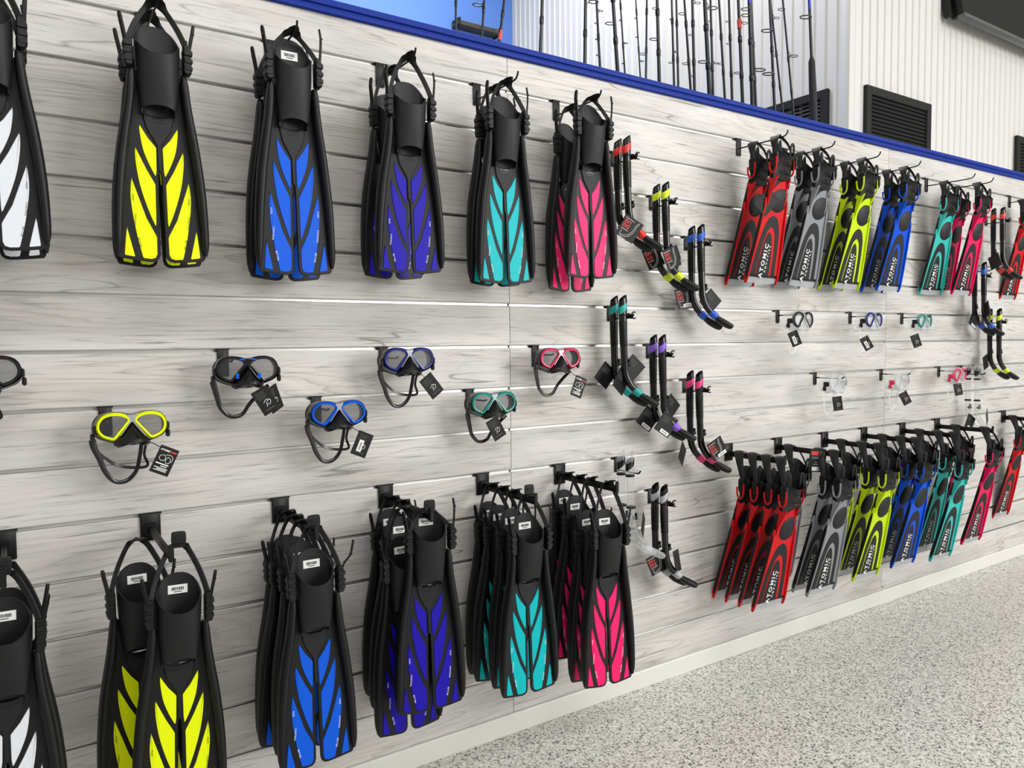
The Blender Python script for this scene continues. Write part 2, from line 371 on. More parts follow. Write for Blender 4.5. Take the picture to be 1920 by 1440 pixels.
ORD = ['leftmost','second','third','fourth','fifth','sixth','seventh','eighth','ninth','tenth','eleventh','twelfth','thirteenth','fourteenth','fifteenth','sixteenth','seventeenth','eighteenth','nineteenth','twentieth','twenty-first','twenty-second','twenty-third','twenty-fourth','twenty-fifth','rightmost']
order = sorted(range(26), key=lambda i: (RODS[i][0]+1.515)/(RODS[i][4]+2.309))
ROD_B = mat('rod_graphite', (24,24,26), .3); ROD_BL = mat('rod_blue', (40,40,190), .3); FOAM = mat('rod_foam_grip', (44,45,46), .85, bump=.2, bscale=400)
REDW = mat('rod_red_wrap', (236,90,80), .5); WIRE = mat('guide_wire', (48,48,50), .35, .6)
for rank, i in enumerate(order):
    xb, zb, xt, zt, y = RODS[i]; r = THK[i]
    d = Vector((xt-xb, 0, zt-zb)).normalized(); base = Vector((xb, y, zb))-d*((zb-.012)/d.z)
    top = Vector((xb, y, zb))+d*((4.35-zb)/d.z)
    lab = {0:'black fishing rod behind the blue rail, leftmost of the row', 25:'fishing rod with thick foam grip and blue blank, rightmost of the row'}.get(i, 'black fishing rod behind the blue rail, %s from the left' % ORD[rank])
    t = thing('fishing_rod', lab, 'fishing rod', base, (0,0,0), 'fishing rods standing behind the slat wall')
    at = lambda z: d*((z-base.z)/d.z)
    zs = [.012, .5, zb-.02, zt, 4.35]; rr = [r*1.25, r*1.2, r, r*.85, r*.35]
    g = G(); g.tube([at(z) for z in zs], rr, 10); obj('blank', g.mesh('rod_blank', ROD_B), t)
    g = G(); g.tube([at(z) for z in (.0, .01, .45, .46)], [.014,.017,.015,.011], 10); obj('grip', g.mesh('rod_grip', FOAM), t)
    if i == 25:
        g = G(); g.tube([at(z) for z in (2.2, 2.3, 2.84, 2.98, 3.0)], [.014,.02,.02,.017,.010], 14); obj('fore_grip', g.mesh('rod_fore_grip', FOAM), t)
    if i in (20, 25):
        z0 = 3.17 if i == 20 else 3.255
        g = G(); g.tube([at(z0), at(4.3)], [r*.9, r*.4], 10); obj('blue_blank', g.mesh('rod_blue_blank', ROD_BL), t)
    if i in (2, 19):
        z0 = 2.86 if i == 2 else 3.06
        g = G(); g.tube([at(z0), at(z0+.045)], [r*1.25]*2, 10); obj('red_wrap', g.mesh('rod_wrap', REDW), t)
    for zz in [zb+.12, zb+.3]:
        g = G(); g.tube([at(zz), at(zz+.006), at(zz+.03), at(zz+.036)], [r*.95, r*1.22, r*1.2, r*.9], 10); obj('thread_wrap', g.mesh('rod_thread', ROD_B), t)
    for q, (gz, gr) in enumerate(GUIDES.get(i, [])):
        s = -1 if (q+i) % 4 else 1
        c = at(gz)+Vector((s*(r+gr*1.35), -.008, 0))
        g = G(); g.tube([c+Vector((math.cos(a)*gr, math.sin(a)*gr*.95, .12*gr*math.sin(a))) for a in [2*PI*k/16 for k in range(16)]], max(.0016, gr*.11), 6, closed=True)
        g.tube([c+Vector((-s*gr, 0, 0)), at(gz+gr*1.1)+Vector((s*r*.7,0,0))], .0018, 6); g.tube([c+Vector((-s*gr, 0, 0)), at(gz-gr*.8)+Vector((s*r*.7,0,0))], .0018, 6)
        obj('line_guide', g.mesh('line_guide', WIRE), t)

# ------------------------------------------------------------------ hooks
def peg_hook(label, X, slot, L=.25, group='peg hooks in the slat wall', plate=(.03,.075), dz=-.052, tip=.022):
    t = thing('peg_hook', label, 'hook', (X, 0, FL-PITCH*slot), (0,0,0), group)
    def pl():
        g = G(); w, h = plate; g.box((0,-.0035,-h/2+.004), (w,.004,h), .002); g.box((0,.0005,.0035), (w*1.25,.012,.0035), .001); return g
    obj('plate', cached('hook_plate_%d' % int(plate[0]*1000), pl, METB), t)
    def ar():
        g = G(); path = cr([(0,-.003,dz),(0,-L*.5,dz-.001),(0,-L*.93,dz-.001),(0,-L-.006,dz+tip*.4),(0,-L-.012,dz+tip)], 5)
        g.tube(path, .003, 8); return g
    obj('arm', cached('hook_arm_%d_%d_%d' % (int(L*1000), int(dz*1000), int(tip*1000)), ar, METB), t)
    return FL-PITCH*slot+dz+.003
def bar_hook(label, X, slot, L=.33, group='flat bar hooks in the slat wall'):
    t = thing('bar_hook', label, 'hook', (X, 0, FL-PITCH*slot), (0,0,0), group)
    def pl():
        g = G(); g.box((0,-.0045,-.034), (.052,.006,.076), .003); g.box((0,.0005,.0035), (.06,.014,.0035), .001); g.box((0,-.012,-.038), (.03,.012,.034), .004); return g
    obj('plate', cached('bar_plate', pl, METB), t)
    def ar():
        g = G(); g.box((0,-L/2-.004,-.04), (.011,L,.024), .003); g.box((0,-L-.005,-.034), (.013,.008,.042), .003); return g
    obj('arm', cached('bar_arm_%d' % int(L*1000), ar, METB), t)
    return FL-PITCH*slot-.028

# ------------------------------------------------------------------ split-blade fin
RAIL = [(-.188,.0605),(-.22,.0625),(-.26,.066),(-.30,.0715),(-.35,.0795),(-.40,.0865),(-.45,.092),(-.50,.0965),(-.55,.0995),(-.60,.1015),(-.645,.1025)]
def a_y(z):   # depth of the blade plane
    return .02+ .0*z
def A_blade():
    g = G()
    half = [(0.0,-.296),(.018,-.294),(.029,-.287),(.036,-.275),(.040,-.258),(.047,-.20),(.0585,-.192)]+[(x, z) for z, x in RAIL if z < -.2]
    half += [(.1015,-.652),(.097,-.6575),(.06,-.6625),(.028,-.6655),(.017,-.6635),(.0095,-.657),(.0065,-.645),(.005,-.50),(.0035,-.44)]
    left = [(-x, z) for x, z in half[::-1] if x > 0]
    g.prism(half+[(0,-.433)]+left, .024, .0165, .0012); return g
def A_rail():
    g = G(); rings = []
    zs = [-.188+(-.645+.188)*i/22 for i in range(23)]
    def rx(z):
        for (z0, x0), (z1, x1) in zip(RAIL, RAIL[1:]):
            if z1 <= z <= z0: return x0+(x1-x0)*(z0-z)/(z0-z1)
        return RAIL[-1][1]
    pts = []
    for i, z in enumerate(zs):
        t = i/22
        wx = .0095+.0032*math.sin(PI*min(1, t*1.05))
        wy = .0125+.0075*math.sin(PI*min(1, t*1.2+.1))if t < .8 else .0125+.0075*max(0,math.sin(PI*min(1,.8*1.2+.1)))*(1-t)*5*.5
        wy = .012+.010*math.sin(PI*min(1, t*.9+.1)); e = min(1, (t+.06)*10, (1.012-t)*14); e = e**.5
        yc = .004+.016*min(1, t*2.2)
        pts.append((rx(z), yc, z, wx*e, wy*e))
    for x, y, z, wx, wy in pts:
        rings.append([(x+wx*math.copysign(abs(math.cos(a))**.8, math.cos(a)), y-.004+wy*math.copysign(abs(math.sin(a))**.8, math.sin(a)), z) for a in [2*PI*k/14 for k in range(14)]])
    return g.loft(rings)
def pocket(a0, a1, f0, f1, b0, b1, ztop, rise, zbot, th=.004, n=32, levels=10, p=.82, belly=0, ex=1):
    g = G(); out = []; inn = []
    for j in range(levels+1):
        t = j/levels
        for R, off in ((out, 0), (inn, th)):
            ring = []
            for k in range(n):
                th_ = 2*PI*k/n; c, s = math.cos(th_), math.sin(th_)
                a = a0+(a1-a0)*t-off+belly*math.sin(PI*t); b = (b0+(b1-b0)*t if s > 0 else f0+(f1-f0)*t**ex+belly*math.sin(PI*t))-off
                zt = ztop+rise*(s*abs(s)**.3 if s > 0 else s*abs(s)**.5*.8)
                ring.append((a*math.copysign(abs(c)**p, c), b*math.copysign(abs(s)**p, s), zt+(zbot(c, s)-zt)*t))
            R.append(ring)
    g.loft(out+inn[::-1]+[out[0]], False, False); return g
def A_pocket():
    return pocket(.053, .041, .042, .017, .025, .024, -.112, .050, lambda c, s: -.272-.010*c*c if s < 0 else -.292, belly=.0025)
LEAF = [ # (outer edge), (inner corner path) in x,z for the right half
 dict(o=[(.044,-.319),(.0445,-.335),(.0385,-.378),(.026,-.415),(.0125,-.444)], i=[(.0105,-.444),(.0085,-.43),(.0075,-.374),(.0095,-.3705),(.026,-.35)]),
 dict(o=[(.0555,-.3775),(.0568,-.39),(.055,-.425),(.047,-.476),(.032,-.53),(.0165,-.572)], i=[(.0145,-.572),(.0135,-.56),(.0125,-.468),(.0145,-.463),(.032,-.43)]),
 dict(o=[(.0668,-.456),(.069,-.472),(.0705,-.505),(.0665,-.55),(.058,-.605),(.0475,-.654)], i=[(.045,-.657),(.028,-.6585),(.018,-.655),(.014,-.645),(.0135,-.603),(.0155,-.597),(.036,-.555)]),
 dict(o=[(.0812,-.581),(.0835,-.594),(.0885,-.648)], i=[(.0872,-.651),(.067,-.6545),(.0655,-.652)])]
def A_leaf(k, s):
    def b():
        d = LEAF[k]; poly = cr(d['o'], 4)+[Vector(p) for p in d['i']]
        g = G(); g.prism([(s*p[0], p[1]) for p in poly], .017, .0148, .0007); return g
    return b
def A_toe():
    g = G(); g.prism([(-.036,-.274),(-.029,-.2865),(-.018,-.2935),(0,-.2955),(.018,-.2935),(.029,-.2865),(.036,-.274),(.0355,-.30),(.0295,-.325),(.0062,-.366),(.005,-.43),(0,-.436),(-.005,-.43),(-.0062,-.366),(-.0295,-.325),(-.0355,-.30)], .0175, .0125, .0022); return g
def A_strap(pad):
    def b():
        g = G()
        pts = [(.0665,-.020,-.135),(.0635,-.017,-.108),(.050,-.009,-.066),(.033,-.003,-.029),(.020,0,-.007),(.0095,0,.0035),(0,0,.0056)]
        p = cr(pts, 5); n = len(p); P = []; Wd = []; WD = []
        for i, v in enumerate(p):
            q = i/(n-1); k = max(0, (q-.58)/.42); k = k*k*(3-2*k)
            P.append(Vector((v.x, v.y-.012*k, v.z))); Wd.append(.0145+.0285*k)
            t = (p[min(i+1, n-1)]-p[max(i-1, 0)]).normalized(); f = t.cross(Vector((0,1,0)))
            WD.append(Vector((0,1,0))*(.45+.55*k)+f*(.9*(1-k)))
        Q = [Vector((-v.x, v.y, v.z)) for v in P[::-1]][1:]
        g.ribbon(P+Q, Wd+Wd[::-1][1:], .0036, WD+[Vector((-v.x, v.y, v.z)) for v in WD[::-1]][1:])
        if pad: g.ribbon([(0,-.02,.0062),(0,-.034,.0105),(0,-.048,.011)], [.034,.026,.012], .004, (1,0,0))
        return g
    return b
def A_tab():
    g = G(); pr = cr([(-.014,-.004),(-.017,.012),(-.0165,.03),(-.012,.036),(.012,.036),(.0165,.03),(.017,.012),(.014,-.004)], 3)
    g.prism([(p.x, p.y) for p in pr], -.012, -.019, .0018); g.box((0,-.0205,.022), (.02,.004,.006), .0015); return g
def A_buckle():
    g = G(); g.box((.067,-.012,-.152), (.019,.03,.068), .004); g.box((.069,-.0145,-.132), (.021,.032,.015), .003); g.box((.070,-.0145,-.152), (.019,.03,.011), .002)
    g.box((.070,-.0145,-.170), (.018,.028,.011), .002); g.box((.067,-.013,-.117), (.016,.024,.012), .003); return g
def A_tail(v):
    def b():
        g = G(); pts = [[(.0725,-.018,-.125),(.077,-.02,-.10),(.081,-.021,-.08),(.0845,-.022,-.058)], [(.0725,-.018,-.125),(.081,-.02,-.105),(.097,-.024,-.085),(.106,-.026,-.045)], [(.0725,-.018,-.125),(.0755,-.02,-.09),(.077,-.02,-.06),(.0735,-.02,-.036)]][v]
        p = cr(pts, 4); g.ribbon(p, [.013]*(len(p)-2)+[.011,.006], .0055, (.5,.9,0)); g.box((pts[2][0]+.003, pts[2][1], pts[2][2]), (.004,.008,.004), .001); return g
    return b
def A_sticker():
    g = G(); g.box((0,.0195,-.104), (.046,.0012,.022)); return g
def A_bars():
    g = G(); rnd = random.Random(3); x = -.014
    while x < .014:
        w = rnd.choice((.0006,.001,.0014)); g.box((x, .0186, -.1025), (w,.0004,.008)); x += w+rnd.choice((.0007,.0012))
    g.box((0,.0186,-.110), (.018,.0004,.0018)); return g
def fin_text(t, size, m, off=0, sp=1.0, ex=.0002): return text_mesh(t.lower(), t, size, m, off, ex, sp)
OBJ = obj
def split_fin(color, X, l, ztop, label, group, tilt=0, yaw=0, roll=0, tab=False, tails=(0,0), dx=0, sticker=True, up=0, sz=1.0):
    """front of fin faces -y; origin is where the strap lies on the hook"""
    t = thing('split_fin', label, 'swim fin', (X+dx, -l, ztop), (math.radians(tilt), math.radians(roll), math.radians(yaw)), group)
    cm = A_COL[color]
    def obj(name, me, parent=None, loc=(0,0,0), rot=(0,0,0), label=None):
        o = OBJ(name, me, parent, loc, rot, label)
        if parent is t and name not in ('heel_strap', 'lettering'): o.location = (loc[0], loc[1], loc[2]*sz+up); o.scale = (1, 1, sz)
        elif parent is t and name == 'lettering': o.location = (loc[0], loc[1], loc[2]*sz+up)
        return o
    obj('foot_pocket', cached('A_pocket', A_pocket, RUB2), t)
    bl = obj('blade', cached('A_blade', A_blade, RUB), t)
    for s in (1, -1):
        rl = lambda s=s: A_rail() if s > 0 else A_rail().map(lambda x, y, z: (-x, y, z))
        obj('side_rail', cached('A_rail_%d' % s, rl, RUB), t)
        for k in range(4):
            obj('blade_panel', cached('A_leaf_%d_%d' % (k, s), A_leaf(k, s), cm), bl)
        bk = obj('buckle', cached('A_buckle_%d' % s, (lambda s=s: A_buckle().map(lambda x, y, z: (s*x, y, z))), GLOSS if False else RUB), t)
        v = tails[0 if s < 0 else 1]
        obj('strap_tail', cached('A_tail_%d_%d' % (v, s), (lambda s=s, v=v: A_tail(v)().map(lambda x, y, z: (s*x, y, z))), RUB), bk)
        ink = WHITEINK if color in ('blue','navy','pink','teal') else INK
        for w, x, z, a in (('FLEX',.0655,-.505,90),('CONTROL',.0625,-.562,96 if s > 0 else 84),('BETTER',.0535,-.618,102)):
            rz = math.radians(-90 if s > 0 else -90)
            lean = math.radians(a-90)
            obj('lettering', fin_text(w, .0062, ink, .00004, 1.25), bl, (s*x, .0146, z), (PI/2, math.radians(90)+s*lean, 0))
    obj('toe_plate', cached('A_toe', A_toe, RUB2), t)
    obj('lettering', fin_text('ATOMIC', .0085, GLOSS, .0002), t, (0, .0123, -.300), (PI/2,0,0))
    obj('lettering', fin_text('AQUATICS', .0042, GLOSS, .0001, 1.3), t, (0, .0123, -.3085), (PI/2,0,0))
    st = obj('heel_strap', cached('A_strap_%d' % (not tab), A_strap(not tab), RUB2), t)
    st.scale = (1, 1, max(.25, (.135*sz-up)/.135))
    if tab: obj('pull_tab', cached('A_tab', A_tab, RUB2), st).scale = (1, 1, 1/st.scale[2])
    if sticker:
        sk = obj('barcode_sticker', cached('A_sticker', A_sticker, STICK, smooth=False), t, label='white barcode sticker')
        obj('barcode', cached('A_bars', A_bars, INK, smooth=False), sk)
    return t

# ------------------------------------------------------------------ long asymmetric fin with clear tip
Z0 = -.17
def tiltfn(ang):
    c, s = math.cos(ang), math.sin(ang)
    return lambda x, y, z: (x, y*c-(z-Z0)*s, Z0+(z-Z0)*c+y*s)
B_TILT = math.radians(12.5)
TF = tiltfn(B_TILT)
BX = .90
EDGE = [(z, x*BX) for z, x in [(-.165,.062),(-.20,.068),(-.26,.075),(-.33,.081),(-.40,.088),(-.47,.096),(-.54,.104),(-.60,.110)]]
def B_base():
    g = G(); r = [(x, z) for z, x in EDGE]; g.prism(r+[(-x, z) for x, z in r[::-1]], .018, .010, .001); return g.map(TF)
def B_frame():
    g = G(); right = [(.064*BX,-.182)]+[(x-.001, z) for z, x in EDGE if z < -.19]; right[-1] = (.108*BX,-.588)
    left = [(-.108*BX,-.588)]+[(-x+.001, z) for z, x in EDGE[::-1][1:] if z < -.36]
    top = cr([(-.081,-.365),(-.073,-.315),(-.055,-.262),(-.024,-.216),(.020,-.189),(.064,-.182)], 4)
    g.prism(right+left+[(p.x*BX, p.y) for p in top[:-1]], .011, .0065, .001); return g.map(TF)
def arch(pl, pr, apex, y0, y1, bev):
    def b():
        f = lambda q: (q[0]*BX, q[1]); L = cr([f(apex)]+[f(q) for q in pl], 5); R = cr([f(apex)]+[f(q) for q in pr], 5)
        g = G(); g.prism([(p.x, p.y) for p in R]+[(p.x, p.y) for p in L[::-1][:-1]], y0, y1, bev); return g.map(TF)
    return b
B_big = arch([(-.028,-.347),(-.052,-.385),(-.070,-.44),(-.085,-.51),(-.097,-.588)], [(.032,-.347),(.056,-.39),(.068,-.45),(.076,-.52),(.083,-.588)], (.002,-.334), .0075, .0056, .0006)
B_ring = arch([(-.026,-.402),(-.042,-.45),(-.055,-.52),(-.064,-.59)], [(.022,-.402),(.038,-.45),(.047,-.52),(.050,-.59)], (-.003,-.383), .0065, .0048, .0005)
B_core = arch([(-.029,-.424),(-.041,-.47),(-.053,-.53),(-.061,-.591)], [(.010,-.424),(.024,-.47),(.033,-.53),(.038,-.591)], (-.010,-.404), .0058, .0040, .0005)
def B_disc():
    g = G(); poly = []
    for k in range(36):
        a = 2*PI*k/36; x = .018+.054*math.cos(a); z = -.270+.050*math.sin(a)+.12*(.053*math.cos(a))
        poly.append((min(x, .0655), z))
    rings = []
    for f, y in ((1,.010),(1,.0055),(.93,.0035),(.7,.0005),(.35,-.002)):
        rings.append([(.020+(p[0]-.020)*f, y, -.270+(p[1]+.270)*f) for p in poly])
    return g.loft(rings).map(TF)
def B_tip():
    g = G(); g.prism([(x*BX, z) for x, z in [(.1055,-.582),(.1085,-.60),(.106,-.617),(.098,-.624),(.03,-.628),(-.03,-.628),(-.098,-.624),(-.106,-.617),(-.1085,-.60),(-.1055,-.582)]], .015, .011, .0008); return g.map(TF)
def B_rail(s):
    def b():
        g = G(); rings = []
        zs = [-.265+(-.628+.265)*i/14 for i in range(15)]
        for i, z in enumerate(zs):
            t = i/14; x = .060
            for (z0, x0), (z1, x1) in zip(EDGE, EDGE[1:]):
                if z1 <= z <= z0: x = x0+(x1-x0)*(z0-z)/(z0-z1)
            if z < -.60: x = .110*BX
            fy = .001-.003*math.sin(PI*min(1, t*1.1)); by = .0155+.007*t*t; e = 1 if 0 < i < 14 else .5
            cy = (fy+by)/2; hy = (by-fy)/2*e; hx = .0045*(1 if e == 1 else .6)
            rings.append([(s*(x+hx*a), cy+hy*b_, z) for a, b_ in ((1,.8),(.6,1),(-.6,1),(-1,.8),(-1,-.8),(-.6,-1),(.6,-1),(1,-.8))])
        return g.loft(rings).map(TF)
    return b
def B_inlay(s):
    def b():
        g = G(); rings = []
        for i in range(13):
            t = i/12; z = -.29-.318*t; x = .060*BX
            for (z0, x0), (z1, x1) in zip(EDGE, EDGE[1:]):
                if z1 <= z <= z0: x = x0+(x1-x0)*(z0-z)/(z0-z1)
            if z < -.60: x = .110*BX
            h = (.0066+.0026*t)*(1 if 0 < i < 12 else .3)
            yc = .0076+.0028*t
            rings.append([(s*(x+.003), yc-h, z), (s*(x+.0055), yc-h*.9, z), (s*(x+.0055), yc+h*.9, z), (s*(x+.003), yc+h, z)])
        return g.loft(rings).map(TF)
    return b
def B_pocket():
    def zb(c, s): return -.184 if s < 0 else -.215
    g = pocket(.051, .0575, .043, -.002, .028, .022, -.066, .034, zb, th=.003, p=.8, belly=.001, ex=.62)
    return g.map(lambda x, y, z: (x, y+(max(0, Z0-z))*.2, z))
def B_slot_shade(k):  # raised black strip: shade inside a slot opening, put in as colour
    def b():
        g = G(); z = -.105-k*.032
        path = [(-.022+.06*t, -.036+.020*(t**2)+k*.011, z-.012+.0-.03*t+.018*t*t) for t in [i/6 for i in range(7)]]
        g.ribbon(path, [.003,.006,.007,.007,.006,.005,.003], .004, (0,0,1)); return g
    return b
def B_ear(s):
    def b():
        g = G(); pts = [(s*.034,-.012,-.095),(s*.033,-.016,-.062),(s*.036,-.018,-.040),(s*.043,-.020,-.034),(s*.049,-.020,-.044),(s*.0505,-.019,-.065),(s*.050,-.016,-.098)]
        g.tube(cr(pts, 4), .0052, 8, flat=(1,.75)); return g
    return b
def B_strap(fwd, up, sz):
    def b():
        g = G(); e = -.012-fwd
        p = cr([(-.058,e,-.118*sz+up),(-.0565,e*.92,-.08*sz+up),(-.047,e*.6,-.030+up*.5),(-.024,e*.25,-.002),(0,-.002,.0052),(.024,e*.25,-.002),(.043,e*.6,-.030+up*.5),(.051,e*.95,-.075*sz+up)], 5)
        n = len(p); W = []
        for i in range(n):
            t = (p[min(i+1, n-1)]-p[max(i-1, 0)]).normalized(); k = math.sin(PI*i/(n-1))**3
            W.append(t.cross(Vector((0,1,0)))*(.7*(1-k))+Vector((0,1,0)))
        g.ribbon(p, [.018+.026*math.sin(PI*i/(n-1))**3 for i in range(n)], .0036, W); return g
    return b
def B_buckle(s):
    def b():
        g = G(); g.box((s*.0615,-.008,-.105), (.013,.034,.05), .004); g.box((s*.0655,-.010,-.088), (.012,.03,.016), .003); g.box((s*.064,-.008,-.128), (.012,.026,.02), .004); return g
    return b
def B_loop(s):
    def b():
        g = G(); k_ = 0 if s < 0 else -.014
        pts = [(s*.0695,-.024,-.10),(s*.070,-.0235,-.135),(s*.0705,-.018,-.155),(s*.071,-.006,-.163),(s*.0705,.006,-.155),(s*.070,.011,-.135),(s*.0695,.0115,-.115)]
        g.tube(cr([(q[0]+k_, q[1]+(.008 if s > 0 else 0), q[2]) for q in pts], 4), .0038, 8); return g
    return b
def B_wedge(s):
    def b():
        g = G(); o_ = .016 if s > 0 else 0
        poly = cr([(-.022+o_,-.178),(.0+o_,-.187),(.020+o_,-.176),(.025+o_,-.20),(.028+o_*.6,-.25),(.030,-.292),(.016,-.255),(-.002+o_,-.218)], 3, True)
        g.prism([(p.x, p.y) for p in poly], s*(.054 if s < 0 else .046), s*(.061 if s < 0 else .053), .0015, 'x'); return g
    return b
def clear_fin(color, X, l, ztop, label, group, tilt=0, yaw=0, roll=0, dx=0, fwd=0, up=0, sz=1.0, tag=None):
    t = thing('long_fin', label, 'swim fin', (X+dx, -l, ztop), (math.radians(tilt), math.radians(roll), math.radians(yaw)), group)
    cm = B_COL[color]
    def obj(name, me, parent=None, loc=(0,0,0), rot=(0,0,0), label=None):
        o = OBJ(name, me, parent, loc, rot, label)
        if parent is t and name != 'heel_strap': o.location = (0, -fwd, up); o.scale = (1, 1, sz)
        return o
    obj('foot_pocket', cached('B_pocket', B_pocket, RUB2), t)
    for k in range(2): obj('vent_slot', cached('B_slot_%d' % k, B_slot_shade(k), GLOSS), t)  # no holes cut: black strips stand in for the dark inside the slots
    bl = obj('blade', cached('B_base', B_base, RUB), t)
    obj('blade_frame', cached('B_frame', B_frame, cm), bl); obj('outer_inlay', cached('B_big', B_big, RUB2), bl); obj('arch_band', cached('B_ring', B_ring, cm), bl)
    obj('centre_inlay', cached('B_core', B_core, RUB2), bl); obj('toe_disc', cached('B_disc', B_disc, RUB2), bl); obj('clear_tip', cached('B_tip', B_tip, CLEART), bl, label='translucent grey blade tip')
    p1 = TF(-.016, .0037, -.528); p2 = TF(.006, .0037, -.520)
    obj('lettering', text_mesh('fin_atomic', 'ATOMIC', .0315, WHITEINK, .0007, .0003, 1.34), bl, p1, TXT_ROT)
    obj('lettering', text_mesh('fin_aquatics', 'AQUATICS', .014, WHITEINK, .0003, .0003, 1.95), bl, p2, TXT_ROT)
    for s in (1, -1):
        r = obj('side_rail', cached('B_rail_%d' % s, B_rail(s), cm), t); obj('rail_inlay', cached('B_inlay_%d' % s, B_inlay(s), RUB), r)
        k = obj('buckle', cached('B_buckle_%d' % s, B_buckle(s), RUB), t); obj('buckle_loop', cached('B_loop_%d' % s, B_loop(s), cm), k)
        obj('side_panel', cached('B_wedge_%d' % s, B_wedge(s), cm), t); obj('ear_loop', cached('B_ear_%d' % s, B_ear(s), RUB2), t)
    obj('heel_strap', cached('B_strap_%d_%d_%d' % (fwd*1000, up*1000, sz*100), B_strap(fwd, up, sz), RUB2), t)
    if tag: fin_tag(t, *tag)
    return t
# text plane: faces -y, reads upward, lies in the tilted blade plane
TXT_ROT = (Matrix.Rotation(B_TILT, 3, 'X') @ Matrix.Rotation(math.radians(-86), 3, 'Y') @ Matrix.Rotation(PI/2, 3, 'X')).to_euler()

# ------------------------------------------------------------------ hang tags
def card(w, h, m=CARD):
    return cached('card_%d_%d' % (w*1e4, h*1e4), lambda: G().box((0,0,0), (w,.0008,h), .0002), m)
def bars(key, lst):   # printed bars: (x, z, w, h)
    def b():
        g = G()
        for x, z, w, h in lst: g.box((x,-.0006,z), (w,.0003,h))
        return g
    return b
def curves(key, paths, r=.0006):
    def b():
        g = G()
        for p in paths: g.tube(cr([(x,-.0006,z) for x, z in p], 4), r, 5, flat=(1,.3))
        return g
    return b
def sv_tag(parent, loc, rot, w=.085, h=.092, barcode=False, back=False):
    c = obj('hang_tag', card(w, h), parent, loc, rot)
    if back:
        obj('print', cached('sv_backprint', bars('', [(-.014,.030-.006*i,.040-.006*(i % 3),.0014) for i in range(5)]), CARDG, smooth=False), c)
    else:
        for s, z in (('SV1',.020),('SV2',.001)):
            obj('print', text_mesh(s.lower(), s, .0205, REDINK, .0006, .0003, 1.0), c, (-.020, -.0006, z), (PI/2,0,0))
        obj('print', cached('sv_lines', bars('', [(-.018,.034,.042,.0013),(-.018,-.012,.032,.0013)]), WHITEINK, smooth=False), c)
        obj('print', cached('sv_art', curves('', [[(.022,.04),(.016,.02),(.016,0),(.006,-.024),(-.014,-.036),(-.03,-.034)], [(.027,.04),(.022,.02),(.022,-.002),(.01,-.03),(-.012,-.041),(-.028,-.04)], [(-.03,-.018),(-.026,-.026),(-.03,-.03)]]), WHITEINK, smooth=False), c)
    if barcode:
        s = obj('barcode_sticker', cached('tag_sticker', lambda: G().box((0,0,0), (.046,.0008,.016)), STICK, smooth=False), c, (.012,-.0008,-.034), (0,0,0))
        obj('barcode', cached('tag_bars', bars('', [(-.016+.0022*i, 0, .0011 if i % 3 else .0006, .006) for i in range(15)]), INK, smooth=False), s)
    return c
def mask_tag(parent, loc, rot, w=.046, h=.068, style=0):
    c = obj('hang_tag', card(w, h), parent, loc, rot)
    if style == 0:
        obj('print', text_mesh('tag_atomic', 'ATOMIC', .0068, WHITEINK, .0002, .0003), c, (-.008, -.0006, .027), (PI/2,0,0))
        obj('print', cached('tag_red', bars('', [(.0145,.027,.014,.004)]), REDINK, smooth=False), c)
        obj('print', cached('tag_art', curves('', [[(-.014,.012),(-.016,.004),(-.008,-.002),(0,.004),(-.004,.014),(-.014,.012)], [(.002,.004),(.004,-.004),(.012,-.004),(.014,.006),(.006,.012),(.002,.004)], [(-.002,.016),(.01,.018),(.018,.012),(.017,0)]]), WHITEINK, smooth=False), c)
        obj('print', cached('tag_lines', bars('', [(-.002,-.010,.034,.003),(.004,-.0155,.016,.0024),(-.001,-.021,.036,.0018),(.002,-.0245,.026,.0018),(-.001,-.028,.034,.0018)]), WHITEINK, smooth=False), c)
    else:
        obj('print', cached('tag_back', bars('', [(-.004,.028-.004*i,.03-.004*(i % 3),.0008) for i in range(6)]+[(0,-.026,.028,.0018)]), CARDG, smooth=False), c)
        obj('print', cached('tag_backart', curves('', [[(-.008,-.004),(.002,.002),(.012,-.004),(.006,-.014),(-.002,-.01)], [(-.004,-.018),(.0,-.006),(.008,-.002)]]), WHITEINK, smooth=False), c)
    if style == 2:
        s = obj('barcode_sticker', cached('mtag_sticker', lambda: G().box((0,0,0), (.015,.0008,.036)), STICK, smooth=False), c, (-.004,-.0009,-.006))
        obj('barcode', cached('mtag_bars', bars('', [(0,-.013+.0016*i,.006,.0008 if i % 3 else .0005) for i in range(16)]), INK, smooth=False), s)
    return c

def fin_tag(parent, loc, rot, w=.075, h=.1, full=False):
    c = OBJ('hang_tag', card(w, h), parent, loc, rot)
    if full:
        OBJ('print', cached('ft_red', bars('', [(-.016,.034,.034,.018)]), REDINK, smooth=False), c)
        OBJ('print', cached('ft_grey', bars('', [(.020,.040,.026,.006),(.020,.030,.026,.008),(.002,.014,.064,.010),(.002,-.006,.030,.006),(.0,-.016,.044,.006)]), CARDG, smooth=False), c)
        OBJ('barcode_sticker', cached('ft_sticker', bars('', [(.004,-.036,.060,.018)]), STICK, smooth=False), c)
    else:
        OBJ('print', cached('ft_art', curves('', [[(-.02,.02),(.0,.03),(.02,.01),(.006,-.006)], [(-.01,-.02),(.008,-.012),(.02,-.024)]]), CARDG, smooth=False), c)
    return c
